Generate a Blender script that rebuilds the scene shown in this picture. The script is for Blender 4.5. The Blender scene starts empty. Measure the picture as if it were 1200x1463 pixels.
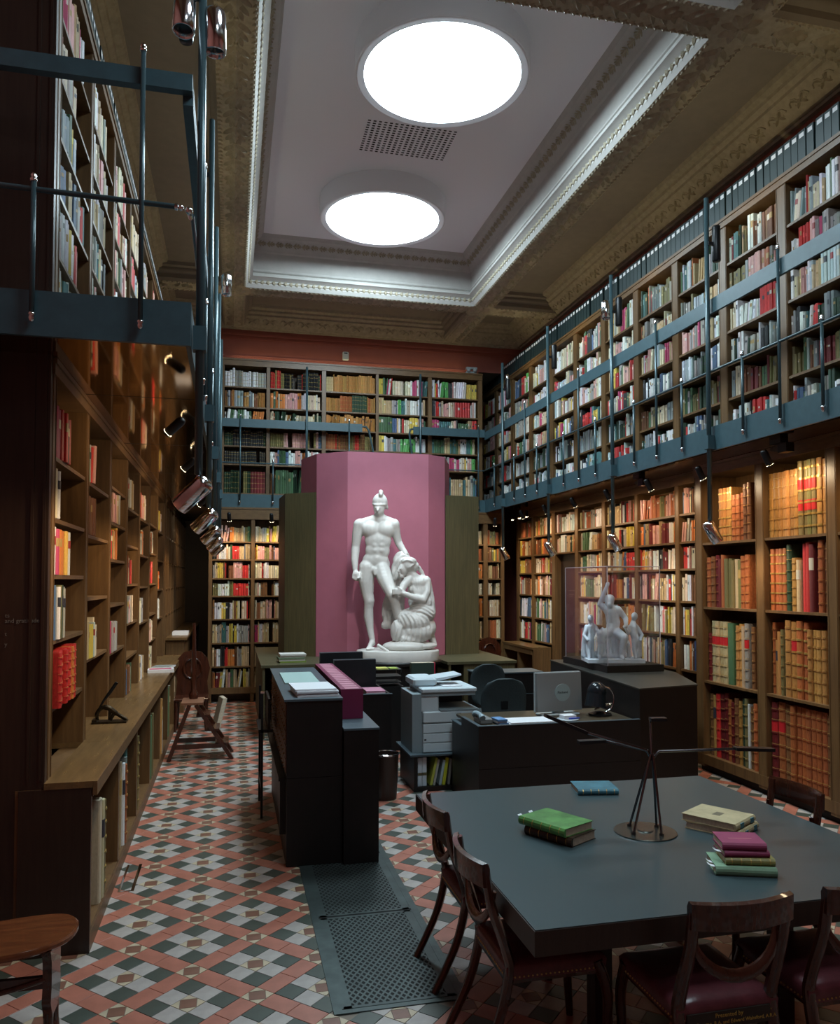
import bpy, bmesh, math, random
from mathutils import Vector, Matrix, Euler

# ------------------------------------------------------------------ camera, world, exposure
S = bpy.context.scene
COL = S.collection
FPX, CXP, CYP, CAMZ = 1125.0, 600.0, 793.0, 2.0
PITCH = math.atan(38.06 / 1125.0)
YAW = math.atan(268.9 / 1125.6)
cam_d = bpy.data.cameras.new('camera')
cam = bpy.data.objects.new('camera', cam_d)
COL.objects.link(cam)
cam.location = (0, 0, CAMZ)
cam.rotation_euler = (math.pi / 2 + PITCH, 0, -YAW)
cam_d.sensor_fit = 'HORIZONTAL'
cam_d.sensor_width = 36.0
cam_d.lens = 36.0 * FPX / 1200.0
cam_d.shift_x = 0.0
cam_d.shift_y = (CYP - 731.5) / 1200.0
cam_d.clip_start = 0.05
cam_d.clip_end = 100
S.camera = cam
W = bpy.data.worlds.new('world'); S.world = W; W.use_nodes = True
W.node_tree.nodes['Background'].inputs[0].default_value = (0.45, 0.6, 0.8, 1)
W.node_tree.nodes['Background'].inputs[1].default_value = 0.02
S.view_settings.view_transform = 'Standard'
S.view_settings.look = 'None'
S.view_settings.exposure = 0.42
S.view_settings.gamma = 1.0
S.view_settings.use_curve_mapping = False

DISC_POWER = 34.0          # emission of the round ceiling lights
WARM = (1.0, 0.76, 0.47)
COOL = (0.72, 0.91, 1.0)
SPOT_GAIN = 1.4
UPCOL = (1.0, .84, .45)
UPW = 7.0             # uplights on the gallery posts

_fw = Vector((math.sin(YAW) * math.cos(PITCH), math.cos(YAW) * math.cos(PITCH), math.sin(PITCH)))
_rt = Vector((math.cos(YAW), -math.sin(YAW), 0)); _up = _rt.cross(_fw)
def proj(p):
    v = Vector(p) - Vector((0, 0, CAMZ)); w = v.dot(_fw)
    if w < 0.05: return None
    return (CXP + FPX * v.dot(_rt) / w, CYP - FPX * v.dot(_up) / w)

RND = random.Random(11)

# ------------------------------------------------------------------ materials
MATS = {}
def mat(name, col=(.5, .5, .5), rough=.5, metal=0., var=0., vscale=6., stretch=(1, 1, 1), bump=0., bscale=40.,
        objcol=False, attr=None, emit=None, estr=0., coat=0., alpha=None, trans=0., ior=1.45, col2=None, spec=None, rvar=0.):
    if name in MATS: return MATS[name]
    m = bpy.data.materials.new(name); m.use_nodes = True
    nt = m.node_tree; b = nt.nodes['Principled BSDF']; L = nt.links
    b.inputs['Roughness'].default_value = rough
    b.inputs['Metallic'].default_value = metal
    b.inputs['IOR'].default_value = ior
    b.inputs['Coat Weight'].default_value = coat
    if spec is not None: b.inputs['Specular IOR Level'].default_value = spec
    if trans: b.inputs['Transmission Weight'].default_value = trans
    if alpha is not None: b.inputs['Alpha'].default_value = alpha
    src = None
    if objcol:
        oi = nt.nodes.new('ShaderNodeObjectInfo'); src = oi.outputs['Color']
    elif attr:
        at = nt.nodes.new('ShaderNodeAttribute'); at.attribute_name = attr; src = at.outputs['Color']
    b.inputs['Base Color'].default_value = (*col, 1)
    tc = None
    if var > 0 or bump > 0 or rvar > 0:
        tc = nt.nodes.new('ShaderNodeTexCoord'); mp = nt.nodes.new('ShaderNodeMapping')
        mp.inputs['Scale'].default_value = stretch
        L.new(tc.outputs['Object'], mp.inputs['Vector'])
    if var > 0:
        nz = nt.nodes.new('ShaderNodeTexNoise'); nz.inputs['Scale'].default_value = vscale
        nz.inputs['Detail'].default_value = 6; nz.inputs['Roughness'].default_value = .6
        L.new(mp.outputs['Vector'], nz.inputs['Vector'])
        mr = nt.nodes.new('ShaderNodeMapRange'); mr.inputs[1].default_value = .3; mr.inputs[2].default_value = .7
        L.new(nz.outputs['Fac'], mr.inputs[0])
        if col2 is not None and src is None:
            mx = nt.nodes.new('ShaderNodeMix'); mx.data_type = 'RGBA'
            mx.inputs[6].default_value = (*col, 1); mx.inputs[7].default_value = (*col2, 1)
            L.new(mr.outputs[0], mx.inputs[0]); L.new(mx.outputs[2], b.inputs['Base Color'])
        else:
            mr.inputs[3].default_value = 1 - var; mr.inputs[4].default_value = 1 + var
            mx = nt.nodes.new('ShaderNodeMix'); mx.data_type = 'RGBA'; mx.blend_type = 'MULTIPLY'
            mx.inputs[0].default_value = 1.0
            if src is not None: L.new(src, mx.inputs[6])
            else: mx.inputs[6].default_value = (*col, 1)
            L.new(mr.outputs[0], mx.inputs[7]); L.new(mx.outputs[2], b.inputs['Base Color'])
    elif src is not None:
        L.new(src, b.inputs['Base Color'])
    if rvar > 0:
        nr = nt.nodes.new('ShaderNodeTexNoise'); nr.inputs['Scale'].default_value = 3.0; nr.inputs['Detail'].default_value = 4
        L.new(mp.outputs['Vector'], nr.inputs['Vector'])
        r2 = nt.nodes.new('ShaderNodeMapRange'); r2.inputs[3].default_value = rough - rvar; r2.inputs[4].default_value = rough + rvar
        L.new(nr.outputs['Fac'], r2.inputs[0]); L.new(r2.outputs[0], b.inputs['Roughness'])
    if bump > 0:
        n2 = nt.nodes.new('ShaderNodeTexNoise'); n2.inputs['Scale'].default_value = bscale; n2.inputs['Detail'].default_value = 3
        L.new(mp.outputs['Vector'], n2.inputs['Vector'])
        bp = nt.nodes.new('ShaderNodeBump'); bp.inputs['Strength'].default_value = bump; bp.inputs['Distance'].default_value = .01
        L.new(n2.outputs['Fac'], bp.inputs['Height']); L.new(bp.outputs['Normal'], b.inputs['Normal'])
    if emit is not None:
        b.inputs['Emission Color'].default_value = (*emit, 1); b.inputs['Emission Strength'].default_value = estr
    MATS[name] = m
    return m

WOOD = mat('oak_wood', (.150, .082, .032), .42, var=.4, vscale=3.0, stretch=(9, 9, .7), bump=.05, bscale=30, col2=(.085, .043, .017))
WOODH = mat('oak_wood_lengthwise', (.150, .082, .032), .42, var=.4, vscale=3.0, stretch=(3, 3, 12), bump=.05, bscale=30, col2=(.09, .046, .018))
COUNTER = mat('oak_worktop', (.160, .092, .036), .30, var=.35, vscale=3.0, stretch=(9, .9, 9), col2=(.090, .052, .022), rvar=.08)
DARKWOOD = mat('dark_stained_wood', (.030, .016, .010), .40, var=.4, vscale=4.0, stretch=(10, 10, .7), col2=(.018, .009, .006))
WINGWOOD = mat('fumed_oak', (.105, .085, .036), .55, var=.5, vscale=4.0, stretch=(22, 22, .6), col2=(.055, .045, .020))
MAHOG = mat('mahogany', (.060, .016, .008), .22, var=.4, vscale=5.0, stretch=(6, 6, 1), col2=(.030, .009, .005), coat=.4)
STEEL = mat('blue_grey_painted_steel', (.038, .078, .094), .42, var=.12, vscale=14)
STEELBAR = mat('blue_grey_steel_bar', (.045, .080, .092), .30, metal=.25)
CHROME = mat('polished_chrome', (.75, .76, .78), .10, metal=1.)
BLACKM = mat('black_metal', (.012, .013, .015), .35, metal=.3)
SOFFIT = mat('polished_brown_soffit', (.55, .36, .18), .06, metal=1.0)
LACQ = mat('black_lacquer_board', (.0055, .0042, .0040), .45, var=.25, vscale=8, rvar=.05)
PLASTER = mat('painted_plaster', (.42, .40, .375), .75, var=.06, vscale=8)
PLASTER2 = mat('brown_panel_plaster', (.225, .192, .155), .8, var=.06, vscale=8)
CEILW = mat('white_ceiling_paint', (.78, .76, .80), .8)
GILTPL = mat('cornice_plaster', (.33, .285, .205), .7, var=.18, vscale=16)
REDWALL = mat('red_wall_paint', (.32, .095, .070), .7, var=.06, vscale=5)
PINK = mat('rose_painted_screen', (.42, .135, .19), .6, var=.04, vscale=5)
MARBLE = mat('white_marble', (.74, .72, .68), .42, var=.10, vscale=5, col2=(.62, .61, .58))
PLASTERCAST = mat('white_plaster_cast', (.62, .66, .72), .6)
PAPER = mat('book_paper', (.55, .47, .35), .85, var=.15, vscale=60, stretch=(1, 1, 1))
WHITEP = mat('white_paper', (.72, .73, .76), .7)
GILT = mat('gilt_tooling', (.50, .33, .10), .35, metal=.6)
BRASS = mat('brass', (.55, .38, .14), .28, metal=1.)
CLOTH = mat('book_cloth', objcol=True, rough=.62, var=.14, vscale=18)
LEATHER = mat('book_leather', objcol=True, rough=.42, var=.35, vscale=14)
BOOKSTUFF = mat('shelved_book_bindings', attr='Col', rough=.6, var=.12, vscale=22)
BOXFILE = mat('box_file_buckram', (.012, .026, .028), .5)
REDLEA = mat('oxblood_leather', (.10, .024, .030), .33, var=.25, vscale=20, bump=.1, bscale=80)
SLATE = mat('slate_linoleum_top', (.044, .068, .074), .30, var=.05, vscale=2.5)
SLATETOP = mat('blue_black_linoleum', (.060, .085, .100), .36, var=.1, vscale=6)
GLASS = mat('clear_acrylic', (1, 1, 1), .02, trans=1.0, ior=1.40)
PRINTW = mat('printer_plastic', (.52, .60, .64), .45)
PRINTG = mat('printer_grey_plastic', (.22, .27, .29), .5)
PCGREY = mat('monitor_shell_grey', (.20, .21, .21), .4)
TEALFAB = mat('charcoal_office_fabric', (.022, .034, .038), .85, var=.2, vscale=60)
GRATE = mat('cast_iron_grating', (.050, .066, .064), .42, metal=.5, var=.3, vscale=10)
PIT = mat('dark_duct', (.004, .004, .004), .9)
GROUT = mat('cement_grout', (.19, .16, .13), .9)
def tilem(n, c): return mat(n, c, .38, var=.16, vscale=9, rvar=.08)
T_RED = tilem('red_tile', (.34, .122, .082)); T_GREEN = tilem('green_black_tile', (.050, .060, .048))
T_GREY = tilem('grey_tile', (.345, .31, .288)); T_BUFF = tilem('buff_tile', (.43, .35, .24)); T_BROWN = tilem('brown_tile', (.17, .075, .048))
def plain(n, c, r=.5, **k): return mat(n, c, r, **k)

# ------------------------------------------------------------------ mesh helpers
class MB:
    def __init__(s): s.v = []; s.f = []; s.m = []; s.c = []
    def add(s, vs, fs, mi=0, col=None):
        o = len(s.v); s.v += [tuple(p) for p in vs]
        for q in fs:
            s.f.append(tuple(i + o for i in q)); s.m.append(mi)
            if col is not None: s.c.append((len(q), col))
        return s
    def box(s, x0, x1, y0, y1, z0, z1, mi=0, col=None, M=None):
        if x0 > x1: x0, x1 = x1, x0
        if y0 > y1: y0, y1 = y1, y0
        if z0 > z1: z0, z1 = z1, z0
        vs = [Vector((x, y, z)) for z in (z0, z1) for y in (y0, y1) for x in (x0, x1)]
        if M is not None: vs = [M @ p for p in vs]
        return s.add(vs, [(0, 2, 3, 1), (4, 5, 7, 6), (0, 1, 5, 4), (2, 6, 7, 3), (0, 4, 6, 2), (1, 3, 7, 5)], mi, col)
    def bbox(s, x0, x1, y0, y1, z0, z1, b=.006, mi=0):
        # box with chamfered vertical + top edges (an octagonal-ish cushion)
        def ring(z, i): return [Vector(p) for p in ((x0 + i, y0, z), (x1 - i, y0, z), (x1, y0 + i, z), (x1, y1 - i, z), (x1 - i, y1, z), (x0 + i, y1, z), (x0, y1 - i, z), (x0, y0 + i, z))]
        def ins(z): return [Vector(p) for p in ((x0 + 2 * b, y0 + b, z), (x1 - 2 * b, y0 + b, z), (x1 - b, y0 + 2 * b, z), (x1 - b, y1 - 2 * b, z), (x1 - 2 * b, y1 - b, z), (x0 + 2 * b, y1 - b, z), (x0 + b, y1 - 2 * b, z), (x0 + b, y0 + 2 * b, z))]
        rs = [ins(z0), ring(z0 + b, b), ring(z1 - b, b), ins(z1)]
        return s.loft(rs, True, True, mi)
    def loft(s, rings, cap0=True, cap1=True, mi=0, closed=True):
        n = len(rings[0]); vs = [p for r in rings for p in r]; fs = []
        for k in range(len(rings) - 1):
            for i in range(n if closed else n - 1):
                j = (i + 1) % n
                fs.append((k * n + i, k * n + j, (k + 1) * n + j, (k + 1) * n + i))
        if cap0: fs.append(tuple(reversed(range(n))))
        if cap1: fs.append(tuple((len(rings) - 1) * n + i for i in range(n)))
        return s.add(vs, fs, mi)
    def prism(s, poly, z0, z1, mi=0):
        return s.loft([[Vector((x, y, z0)) for x, y in poly], [Vector((x, y, z1)) for x, y in poly]], True, True, mi)
    def cyl(s, p0, p1, r0, r1=None, n=12, mi=0, caps=True):
        return s.tube([p0, p1], [r0, r0 if r1 is None else r1], n, mi, caps)
    def tube(s, path, rad, n=8, mi=0, caps=True, flat=1.0, upv=None):
        path = [Vector(p) for p in path]
        if not isinstance(rad, (list, tuple)): rad = [rad] * len(path)
        rings = []; pu = None
        for i, p in enumerate(path):
            t = (path[min(i + 1, len(path) - 1)] - path[max(i - 1, 0)]).normalized()
            if pu is None:
                ref = Vector(upv) if upv else (Vector((0, 0, 1)) if abs(t.z) < .9 else Vector((1, 0, 0)))
            else: ref = pu
            u = (ref - t * ref.dot(t)).normalized(); w = t.cross(u); pu = u
            rings.append([p + (u * math.cos(a) * rad[i] + w * math.sin(a) * rad[i] * flat) for a in [2 * math.pi * k / n + math.pi / n for k in range(n)]])
        return s.loft(rings, caps, caps, mi)
    def lathe(s, prof, n=24, c=(0, 0, 0), mi=0, sy=1.0, cap=True):
        rings = [[Vector((c[0] + r * math.cos(2 * math.pi * k / n), c[1] + sy * r * math.sin(2 * math.pi * k / n), c[2] + z)) for k in range(n)] for r, z in prof]
        return s.loft(rings, cap, cap, mi)
    def sphere(s, c, r, n=12, m=8, mi=0, M=None, sc=(1, 1, 1)):
        c = Vector(c); vs = []; fs = []
        vs.append(Vector((0, 0, r)))
        for j in range(1, m):
            a = math.pi * j / m
            for i in range(n):
                b = 2 * math.pi * i / n
                vs.append(Vector((r * math.sin(a) * math.cos(b), r * math.sin(a) * math.sin(b), r * math.cos(a))))
        vs.append(Vector((0, 0, -r)))
        for i in range(n): fs.append((0, 1 + i, 1 + (i + 1) % n))
        for j in range(m - 2):
            for i in range(n):
                a = 1 + j * n + i; b = 1 + j * n + (i + 1) % n
                fs.append((a, a + n, b + n, b))
        e = len(vs) - 1
        for i in range(n): fs.append((e, 1 + (m - 2) * n + (i + 1) % n, 1 + (m - 2) * n + i))
        vs = [Vector((p.x * sc[0], p.y * sc[1], p.z * sc[2])) for p in vs]
        if M is not None: vs = [M @ p for p in vs]
        return s.add([p + c for p in vs], fs, mi)
    def mesh(s, name, mats, smooth=False):
        me = bpy.data.meshes.new(name); me.from_pydata(s.v, [], s.f)
        for m in (mats if isinstance(mats, (list, tuple)) else [mats]): me.materials.append(m)
        if any(s.m): me.polygons.foreach_set('material_index', s.m)
        if s.c:
            ca = me.color_attributes.new('Col', 'FLOAT_COLOR', 'CORNER'); buf = []
            for k, c in s.c: buf += [c[0], c[1], c[2], 1.0] * k
            ca.data.foreach_set('color', buf)
        if smooth is True: me.polygons.foreach_set('use_smooth', [True] * len(me.polygons))
        me.validate(); me.update()
        if smooth == 'auto': me.set_sharp_from_angle(angle=math.radians(40)); 
        if smooth == 'auto': me.shade_smooth() if False else None
        return me
    def build(s, name, mats, parent=None, smooth=False, loc=None, rot=None):
        return mesh_obj(name, s.mesh(name, mats, smooth), parent, loc, rot)

def mesh_obj(name, me, parent=None, loc=None, rot=None, scale=None):
    o = bpy.data.objects.new(name, me); COL.objects.link(o)
    if parent is not None: o.parent = parent
    if loc is not None: o.location = loc
    if rot is not None: o.rotation_euler = rot
    if scale is not None: o.scale = scale
    return o
def smooth_obj(o, ang=40):
    o.data.polygons.foreach_set('use_smooth', [True] * len(o.data.polygons))
    o.data.set_sharp_from_angle(angle=math.radians(ang))
    return o
def tag(o, label, cat, group=None):
    o['label'] = label; o['category'] = cat
    if group: o['group'] = group
    return o
def thing(name, label, cat, loc=(0, 0, 0), rz=0., group=None, rot=None):
    o = bpy.data.objects.new(name, None); COL.objects.link(o)
    o.empty_display_size = .05
    o.location = loc; o.rotation_euler = rot if rot else (0, 0, rz)
    return tag(o, label, cat, group)
def struct(o): o['kind'] = 'structure'; return o
def part(name, mats, parent, fn, smooth=False):
    m = MB(); fn(m); o = m.build(name, mats, parent)
    if smooth: smooth_obj(o, smooth if isinstance(smooth, (int, float)) and smooth is not True else 40)
    return o
def box(name, mats, parent, *a):
    return MB().box(*a).build(name, mats, parent)
def copy_tree(o, parent=None):
    c = o.copy(); COL.objects.link(c); c.parent = parent
    for ch in o.children: copy_tree(ch, c)
    return c
def text_part(name, body, size, m, parent, loc, rot, extr=.0006, align='LEFT'):
    cu = bpy.data.curves.new(name, 'FONT'); cu.body = body; cu.size = size; cu.extrude = extr; cu.align_x = align
    cu.resolution_u = 2
    t = bpy.data.objects.new(name, cu); COL.objects.link(t)
    bpy.context.view_layer.update()
    me = bpy.data.meshes.new_from_object(t.evaluated_get(bpy.context.evaluated_depsgraph_get()))
    bpy.data.objects.remove(t)
    me.materials.clear(); me.materials.append(m)
    return mesh_obj(name, me, parent, loc, rot)
def blob(name, prims, voxel, m, parent=None, smooth_it=6, factor=.5, loc=None):
    """one continuous surface: union of capsules / ellipsoids, voxel remeshed and smoothed"""
    b = MB()
    for p in prims:
        if p[0] == 'e':
            b.sphere(p[1], 1.0, 16, 12, sc=p[2], M=(Euler(p[3]).to_matrix() if len(p) > 3 else None))
        else:
            a, c, r0, r1 = Vector(p[1]), Vector(p[2]), p[3], p[4]
            n = max(2, int((a - c).length / (min(r0, r1) * .55)) + 1)
            for k in range(n + 1):
                t = k / n
                b.sphere(a.lerp(c, t), r0 * (1 - t) + r1 * t, 10, 8)
    me = b.mesh(name, m); o = bpy.data.objects.new(name, me); COL.objects.link(o)
    r = o.modifiers.new('r', 'REMESH'); r.mode = 'VOXEL'; r.voxel_size = voxel
    sm = o.modifiers.new('s', 'SMOOTH'); sm.factor = factor; sm.iterations = smooth_it
    bpy.context.view_layer.update()
    me2 = bpy.data.meshes.new_from_object(o.evaluated_get(bpy.context.evaluated_depsgraph_get()))
    bpy.data.objects.remove(o)
    me2.materials.clear(); me2.materials.append(m)
    me2.polygons.foreach_set('use_smooth', [True] * len(me2.polygons))
    return mesh_obj(name, me2, parent, loc)
def chain(pts):
    """capsule chain [(pos, radius), ...]"""
    return [('c', pts[i][0], pts[i + 1][0], pts[i][1], pts[i + 1][1]) for i in range(len(pts) - 1)]
def light(kind, name, loc, col, power, parent=None, target=None, **k):
    d = bpy.data.lights.new(name, kind); d.color = col; d.energy = power
    for a, b in k.items(): setattr(d, a, b)
    o = bpy.data.objects.new(name, d); COL.objects.link(o); o.location = loc
    if target is not None:
        o.rotation_euler = (Vector(target) - Vector(loc)).to_track_quat('-Z', 'Y').to_euler()
    return o
NUM = ['zeroth', 'first', 'second', 'third', 'fourth', 'fifth', 'sixth', 'seventh', 'eighth', 'ninth', 'tenth', 'eleventh', 'twelfth',
       'thirteenth', 'fourteenth', 'fifteenth', 'sixteenth', 'seventeenth', 'eighteenth', 'nineteenth']
TENS = {20: 'twent', 30: 'thirt', 40: 'fort', 50: 'fift', 60: 'sixt', 70: 'sevent', 80: 'eight', 90: 'ninet'}
def nth(n):
    if n < 20: return NUM[n]
    if n >= 100: return 'hundred-and-' + nth(n - 100) if n > 100 else 'hundredth'
    t = n // 10 * 10
    return TENS[t] + 'ieth' if n == t else TENS[t] + 'y-' + NUM[n - t]
# ------------------------------------------------------------------ room shell
XL, XR, YB, YN = -1.36, 5.32, 13.97, -2.6
ZW = 6.75
GZ0, GZ1 = 3.24, 3.47            # gallery fascia
UP0 = 3.47                       # gallery floor
def wall(name, *a): return struct(box(name, REDWALL, None, *a))
YR = 17.6                         # recesses run on behind the end wall at both sides
wall('wall_left', XL - .12, XL, YN, YR, 0, ZW)
wall('wall_right', XR, XR + .12, YN, YR, 0, ZW)
wall('wall_back', -.37, 4.46, YB, YB + .12, 0, ZW)
wall('wall_back_upper_left', XL, -.37, YB, YB + .12, 3.30, ZW)
wall('wall_back_upper_right', 4.46, XR, YB, YB + .12, 5.95, ZW)
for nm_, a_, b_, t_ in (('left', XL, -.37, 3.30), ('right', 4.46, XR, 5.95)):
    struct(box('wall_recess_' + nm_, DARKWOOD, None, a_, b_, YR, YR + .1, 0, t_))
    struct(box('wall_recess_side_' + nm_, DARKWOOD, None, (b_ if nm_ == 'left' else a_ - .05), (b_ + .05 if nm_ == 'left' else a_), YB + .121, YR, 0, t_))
    struct(box('ceiling_recess_' + nm_, PLASTER2, None, a_, b_, YB + .121, YR, t_, t_ + .1))
wall('wall_near', XL, XR, YN - .12, YN, 0, ZW)
# picture rails on the red frieze
def rail(m, z, d, h):
    m.box(XL + .001, XR - .001, YB - d, YB, z, z + h)
struct(part('trim_1', REDWALL, None, lambda m: (rail(m, 6.30, .02, .04), rail(m, 6.24, .012, .03), rail(m, 5.92, .015, .03))))
struct(part('trim_2', REDWALL, None, lambda m: (m.box(XR - .03, XR - .0005, YN, YB - .03, 6.27, 6.33), m.box(XR - .015, XR - .0005, YN, YB - .03, 6.2, 6.27))))

# ---- floor: slab with geometric tiles
floor = struct(box('floor', GROUT, None, XL, XR, YN, YR, -.08, -.0035))
TA = .1135                        # tile side
u1 = Vector((1, 1, 0)).normalized(); u2 = Vector((-1, 1, 0)).normalized()
O0 = Vector((-.185, 4.92, 0)); CELL = 4 * TA
g = .0016
def tile_mesh(name, a, b, m):
    x = a / 2 - g; y = b / 2 - g; e = .0012
    mb = MB()
    mb.loft([[Vector(p) for p in ((-x, -y, -.004), (x, -y, -.004), (x, y, -.004), (-x, y, -.004))],
             [Vector(p) for p in ((-x, -y, -.0008), (x, -y, -.0008), (x, y, -.0008), (-x, y, -.0008))],
             [Vector(p) for p in ((-x + e, -y + e, 0), (x - e, -y + e, 0), (x - e, y - e, 0), (-x + e, y - e, 0))]], False, True)
    return mb
def tri_frame(mb):
    h = TA / 2 - g
    c = TA / 2 * .98; k = g * .8
    for s1, s2 in ((1, 1), (-1, 1), (-1, -1), (1, -1)):
        # corner triangle at (s1*h, s2*h), inner edge between edge midpoints
        A = Vector((s1 * h, s2 * h, 0)); B = Vector((s1 * h, s2 * k * 2, 0)); C = Vector((s1 * k * 2, s2 * h, 0))
        if s1 * s2 < 0: B, C = C, B
        low = Vector((0, 0, -.004))
        mb.add([A, C, B, A + low, C + low, B + low], [(0, 1, 2), (0, 3, 4, 1), (1, 4, 5, 2), (2, 5, 3, 0)])
    return mb
def inset_mesh():
    h = TA / 2 - 2 * g
    return MB().loft([[Vector((h, 0, z)), Vector((0, h, z)), Vector((-h, 0, z)), Vector((0, -h, z))] for z in (-.004, -.0003)], False, True)
TM = {'red': (tile_mesh('t', 1.5 * TA, TA, 0), T_RED), 'green': (tile_mesh('t', TA, TA, 0), T_GREEN), 'grey': (tile_mesh('t', TA, TA, 0), T_GREY),
      'buff': (tri_frame(MB()), T_BUFF), 'brown': (inset_mesh(), T_BROWN)}
TMESH = {k: v[0].mesh('tile_' + k, v[1]) for k, v in TM.items()}
GX0, GX1, GY0, GY1 = .505, 1.09, 3.71, 8.2      # floor grating
tiles = []
for i in range(-40, 60):
    for j in range(-40, 60):
        c = O0 + u1 * (i * CELL) + u2 * (j * CELL)
        if not (XL - .6 < c.x < XR + .6 and YN - .6 < c.y < YR + .6): continue
        P = lambda a, b: c + u1 * (a * TA) + u2 * (b * TA)
        tiles += [('buff', P(0, 0), 0), ('brown', P(0, 0), 0), ('buff', P(2, 2), 0), ('brown', P(2, 2), 0)]
        for s in (1.25, 2.75):
            tiles.append(('red', P(s, 0), 0)); tiles.append(('red', P(0, s), 90))
        for a in (1, 3):
            for b in (1, 3): tiles.append(('green', P(a, b), 0))
        for a, b in ((1, 2), (2, 1), (3, 2), (2, 3)): tiles.append(('grey', P(a, b), 0))
def tile_ok(p):
    if not (-.80 < p.x < 4.98 and YN < p.y < YR) and not (XL < p.x < -.79 and YN < p.y < 4.6): return False
    if GX0 + .02 < p.x < GX1 - .02 and GY0 + .02 < p.y < GY1: return False
    return True
# visible ones by size: the ground the picture shows
def tile_seen(p):
    q = proj(p)
    if q is None or not (10 < q[0] < 1195 and 1000 < q[1] < 1470): return False
    if p.x < -.70: return False
    if .36 < p.x < 1.05 and p.y > 5.6: return False
    if p.x > 1.25 and p.y < 6.4: return False
    return True
tiles = [t for t in tiles if tile_ok(t[1])]
tiles.sort(key=lambda t: (0 if tile_seen(t[1]) else 1, 0 if t[0] != 'buff' else .5, t[1].y))
near = [t for t in tiles if tile_seen(t[1])]
near.sort(key=lambda t: t[1].y + (1.2 if t[0] == 'brown' else 2.0 if t[0] == 'buff' else 0))
near_ids = set(id(t) for t in near[:300])
stuff = {k: MB() for k in TM}
allst = MB()
TORDER = ['red', 'green', 'grey', 'buff', 'brown']
for t in tiles:
    k, p, r = t
    rz = math.radians(45 + r)
    if id(t) in near_ids:
        o = mesh_obj('tile', TMESH[k], floor, (p.x, p.y, 0), (0, 0, rz))
    else:
        M = Matrix.Translation((p.x, p.y, 0)) @ Matrix.Rotation(rz, 4, 'Z')
        allst.add([M @ Vector(q) for q in TM[k][0].v], TM[k][0].f, TORDER.index(k))
fs_ = allst.build('floor_tiles', [T_RED, T_GREEN, T_GREY, T_BUFF, T_BROWN], floor)
fs_['kind'] = 'stuff'

# floor grating: frame, two pierced plates
gr = thing('floor_grating', 'pierced iron heating grille let into the tiled floor beside the catalogue', 'grating', (0, 0, 0))
box('duct', PIT, gr, GX0, GX1, GY0, 7.9, .0002, .0012)
part('frame', GRATE, gr, lambda m: (m.box(GX0 - .03, GX0 + .012, GY0 - .02, 7.9, -.003, .0048), m.box(GX1 - .012, GX1 + .03, GY0 - .02, 7.9, -.003, .0048), m.box(GX0 + .012, GX1 - .012, GY0 - .02, GY0 + .012, -.003, .0048)))
def plate(y0, y1):
    m = MB()
    x0, x1 = GX0 + .03, GX1 - .03
    m.box(x0 - .01, x1 + .01, y0, y0 + .02, .0012, .0036); m.box(x0 - .01, x1 + .01, y1 - .02, y1, .0012, .0036)
    m.box(x0 - .02, x0 + .03, y0, y1, .0012, .0036); m.box(x1 - .03, x1 + .02, y0, y1, .0012, .0036)
    st = .034
    for sgn in (1, -1):
        k = -60
        for k in range(-60, 90):
            # slanted bar through the plate, clipped to it
            c = x0 + k * st
            pts = []
            for yy in (y0 + .02, y1 - .02):
                pts.append((c + sgn * (yy - y0) * .62, yy))
            (xa, ya), (xb, yb) = pts
            t0, t1 = 0., 1.
            dx = xb - xa
            for lim, s in ((x0, 1), (x1, -1)):
                va, vb = (xa - lim) * s, (xb - lim) * s
                if va < 0 and vb < 0: t0, t1 = 1, 0; break
                if va < 0: t0 = max(t0, va / (va - vb))
                elif vb < 0: t1 = min(t1, va / (va - vb))
            if t1 - t0 < .01: continue
            A = Vector((xa + dx * t0, ya + (yb - ya) * t0, 0)); B = Vector((xa + dx * t1, ya + (yb - ya) * t1, 0))
            d = (B - A).normalized(); n = Vector((-d.y, d.x, 0)) * .0052
            z = .0030 if sgn > 0 else .0034
            m.add([A - n + Vector((0, 0, z)), B - n + Vector((0, 0, z)), B + n + Vector((0, 0, z)), A + n + Vector((0, 0, z))], [(0, 1, 2, 3)])
    return m.build('pierced_plate', GRATE, gr)
for y0, y1 in ((GY0 + .02, 4.745), (4.765, 5.78)): plate(y0, y1)
# small glazed hatch frame let into the floor by the bookcase
hf = part('floor_hatch_frame', CHROME, None, lambda m: (m.box(-.70, -.685, 5.45, 5.95, 0, .003), m.box(-.62, -.60, 5.45, 5.95, 0, .003), m.box(-.685, -.62, 5.45, 5.465, 0, .003)))
tag(hf, 'narrow bright metal frame set in the floor tiles along the oak bookcase', 'floor frame')

# ---- ceiling
ceil = struct(thing('ceiling', '', '', (0, 0, 0)))
for k in ('label', 'category'): del ceil[k]
ZB, ZP, ZC = 6.45, 6.72, 7.20          # beam soffit, side panels, coffer ceiling
COFF = [(.20, 3.74, 5.62, 12.02), (.20, 3.74, -1.22, 5.22)]
def rect_sweep(m, rect, prof):
    x0, x1, y0, y1 = rect
    cs = []
    for o, z in prof:
        cs.append([Vector((x0 + o, y0 + o, z)), Vector((x1 - o, y0 + o, z)), Vector((x1 - o, y1 - o, z)), Vector((x0 + o, y1 - o, z))])
    m.loft(cs, False, False)
RING_IN = [(.22, 7.20), (.19, 7.15), (.15, 7.13), (.06, 7.03), (.05, 6.99), (.03, 6.97), (.02, 6.72), (.05, 6.705), (.055, 6.68), (.03, 6.665), (.065, 6.64), (.07, 6.60), (.035, 6.585), (.0, 6.56), (0, 6.50), (-.03, ZB)]
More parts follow.
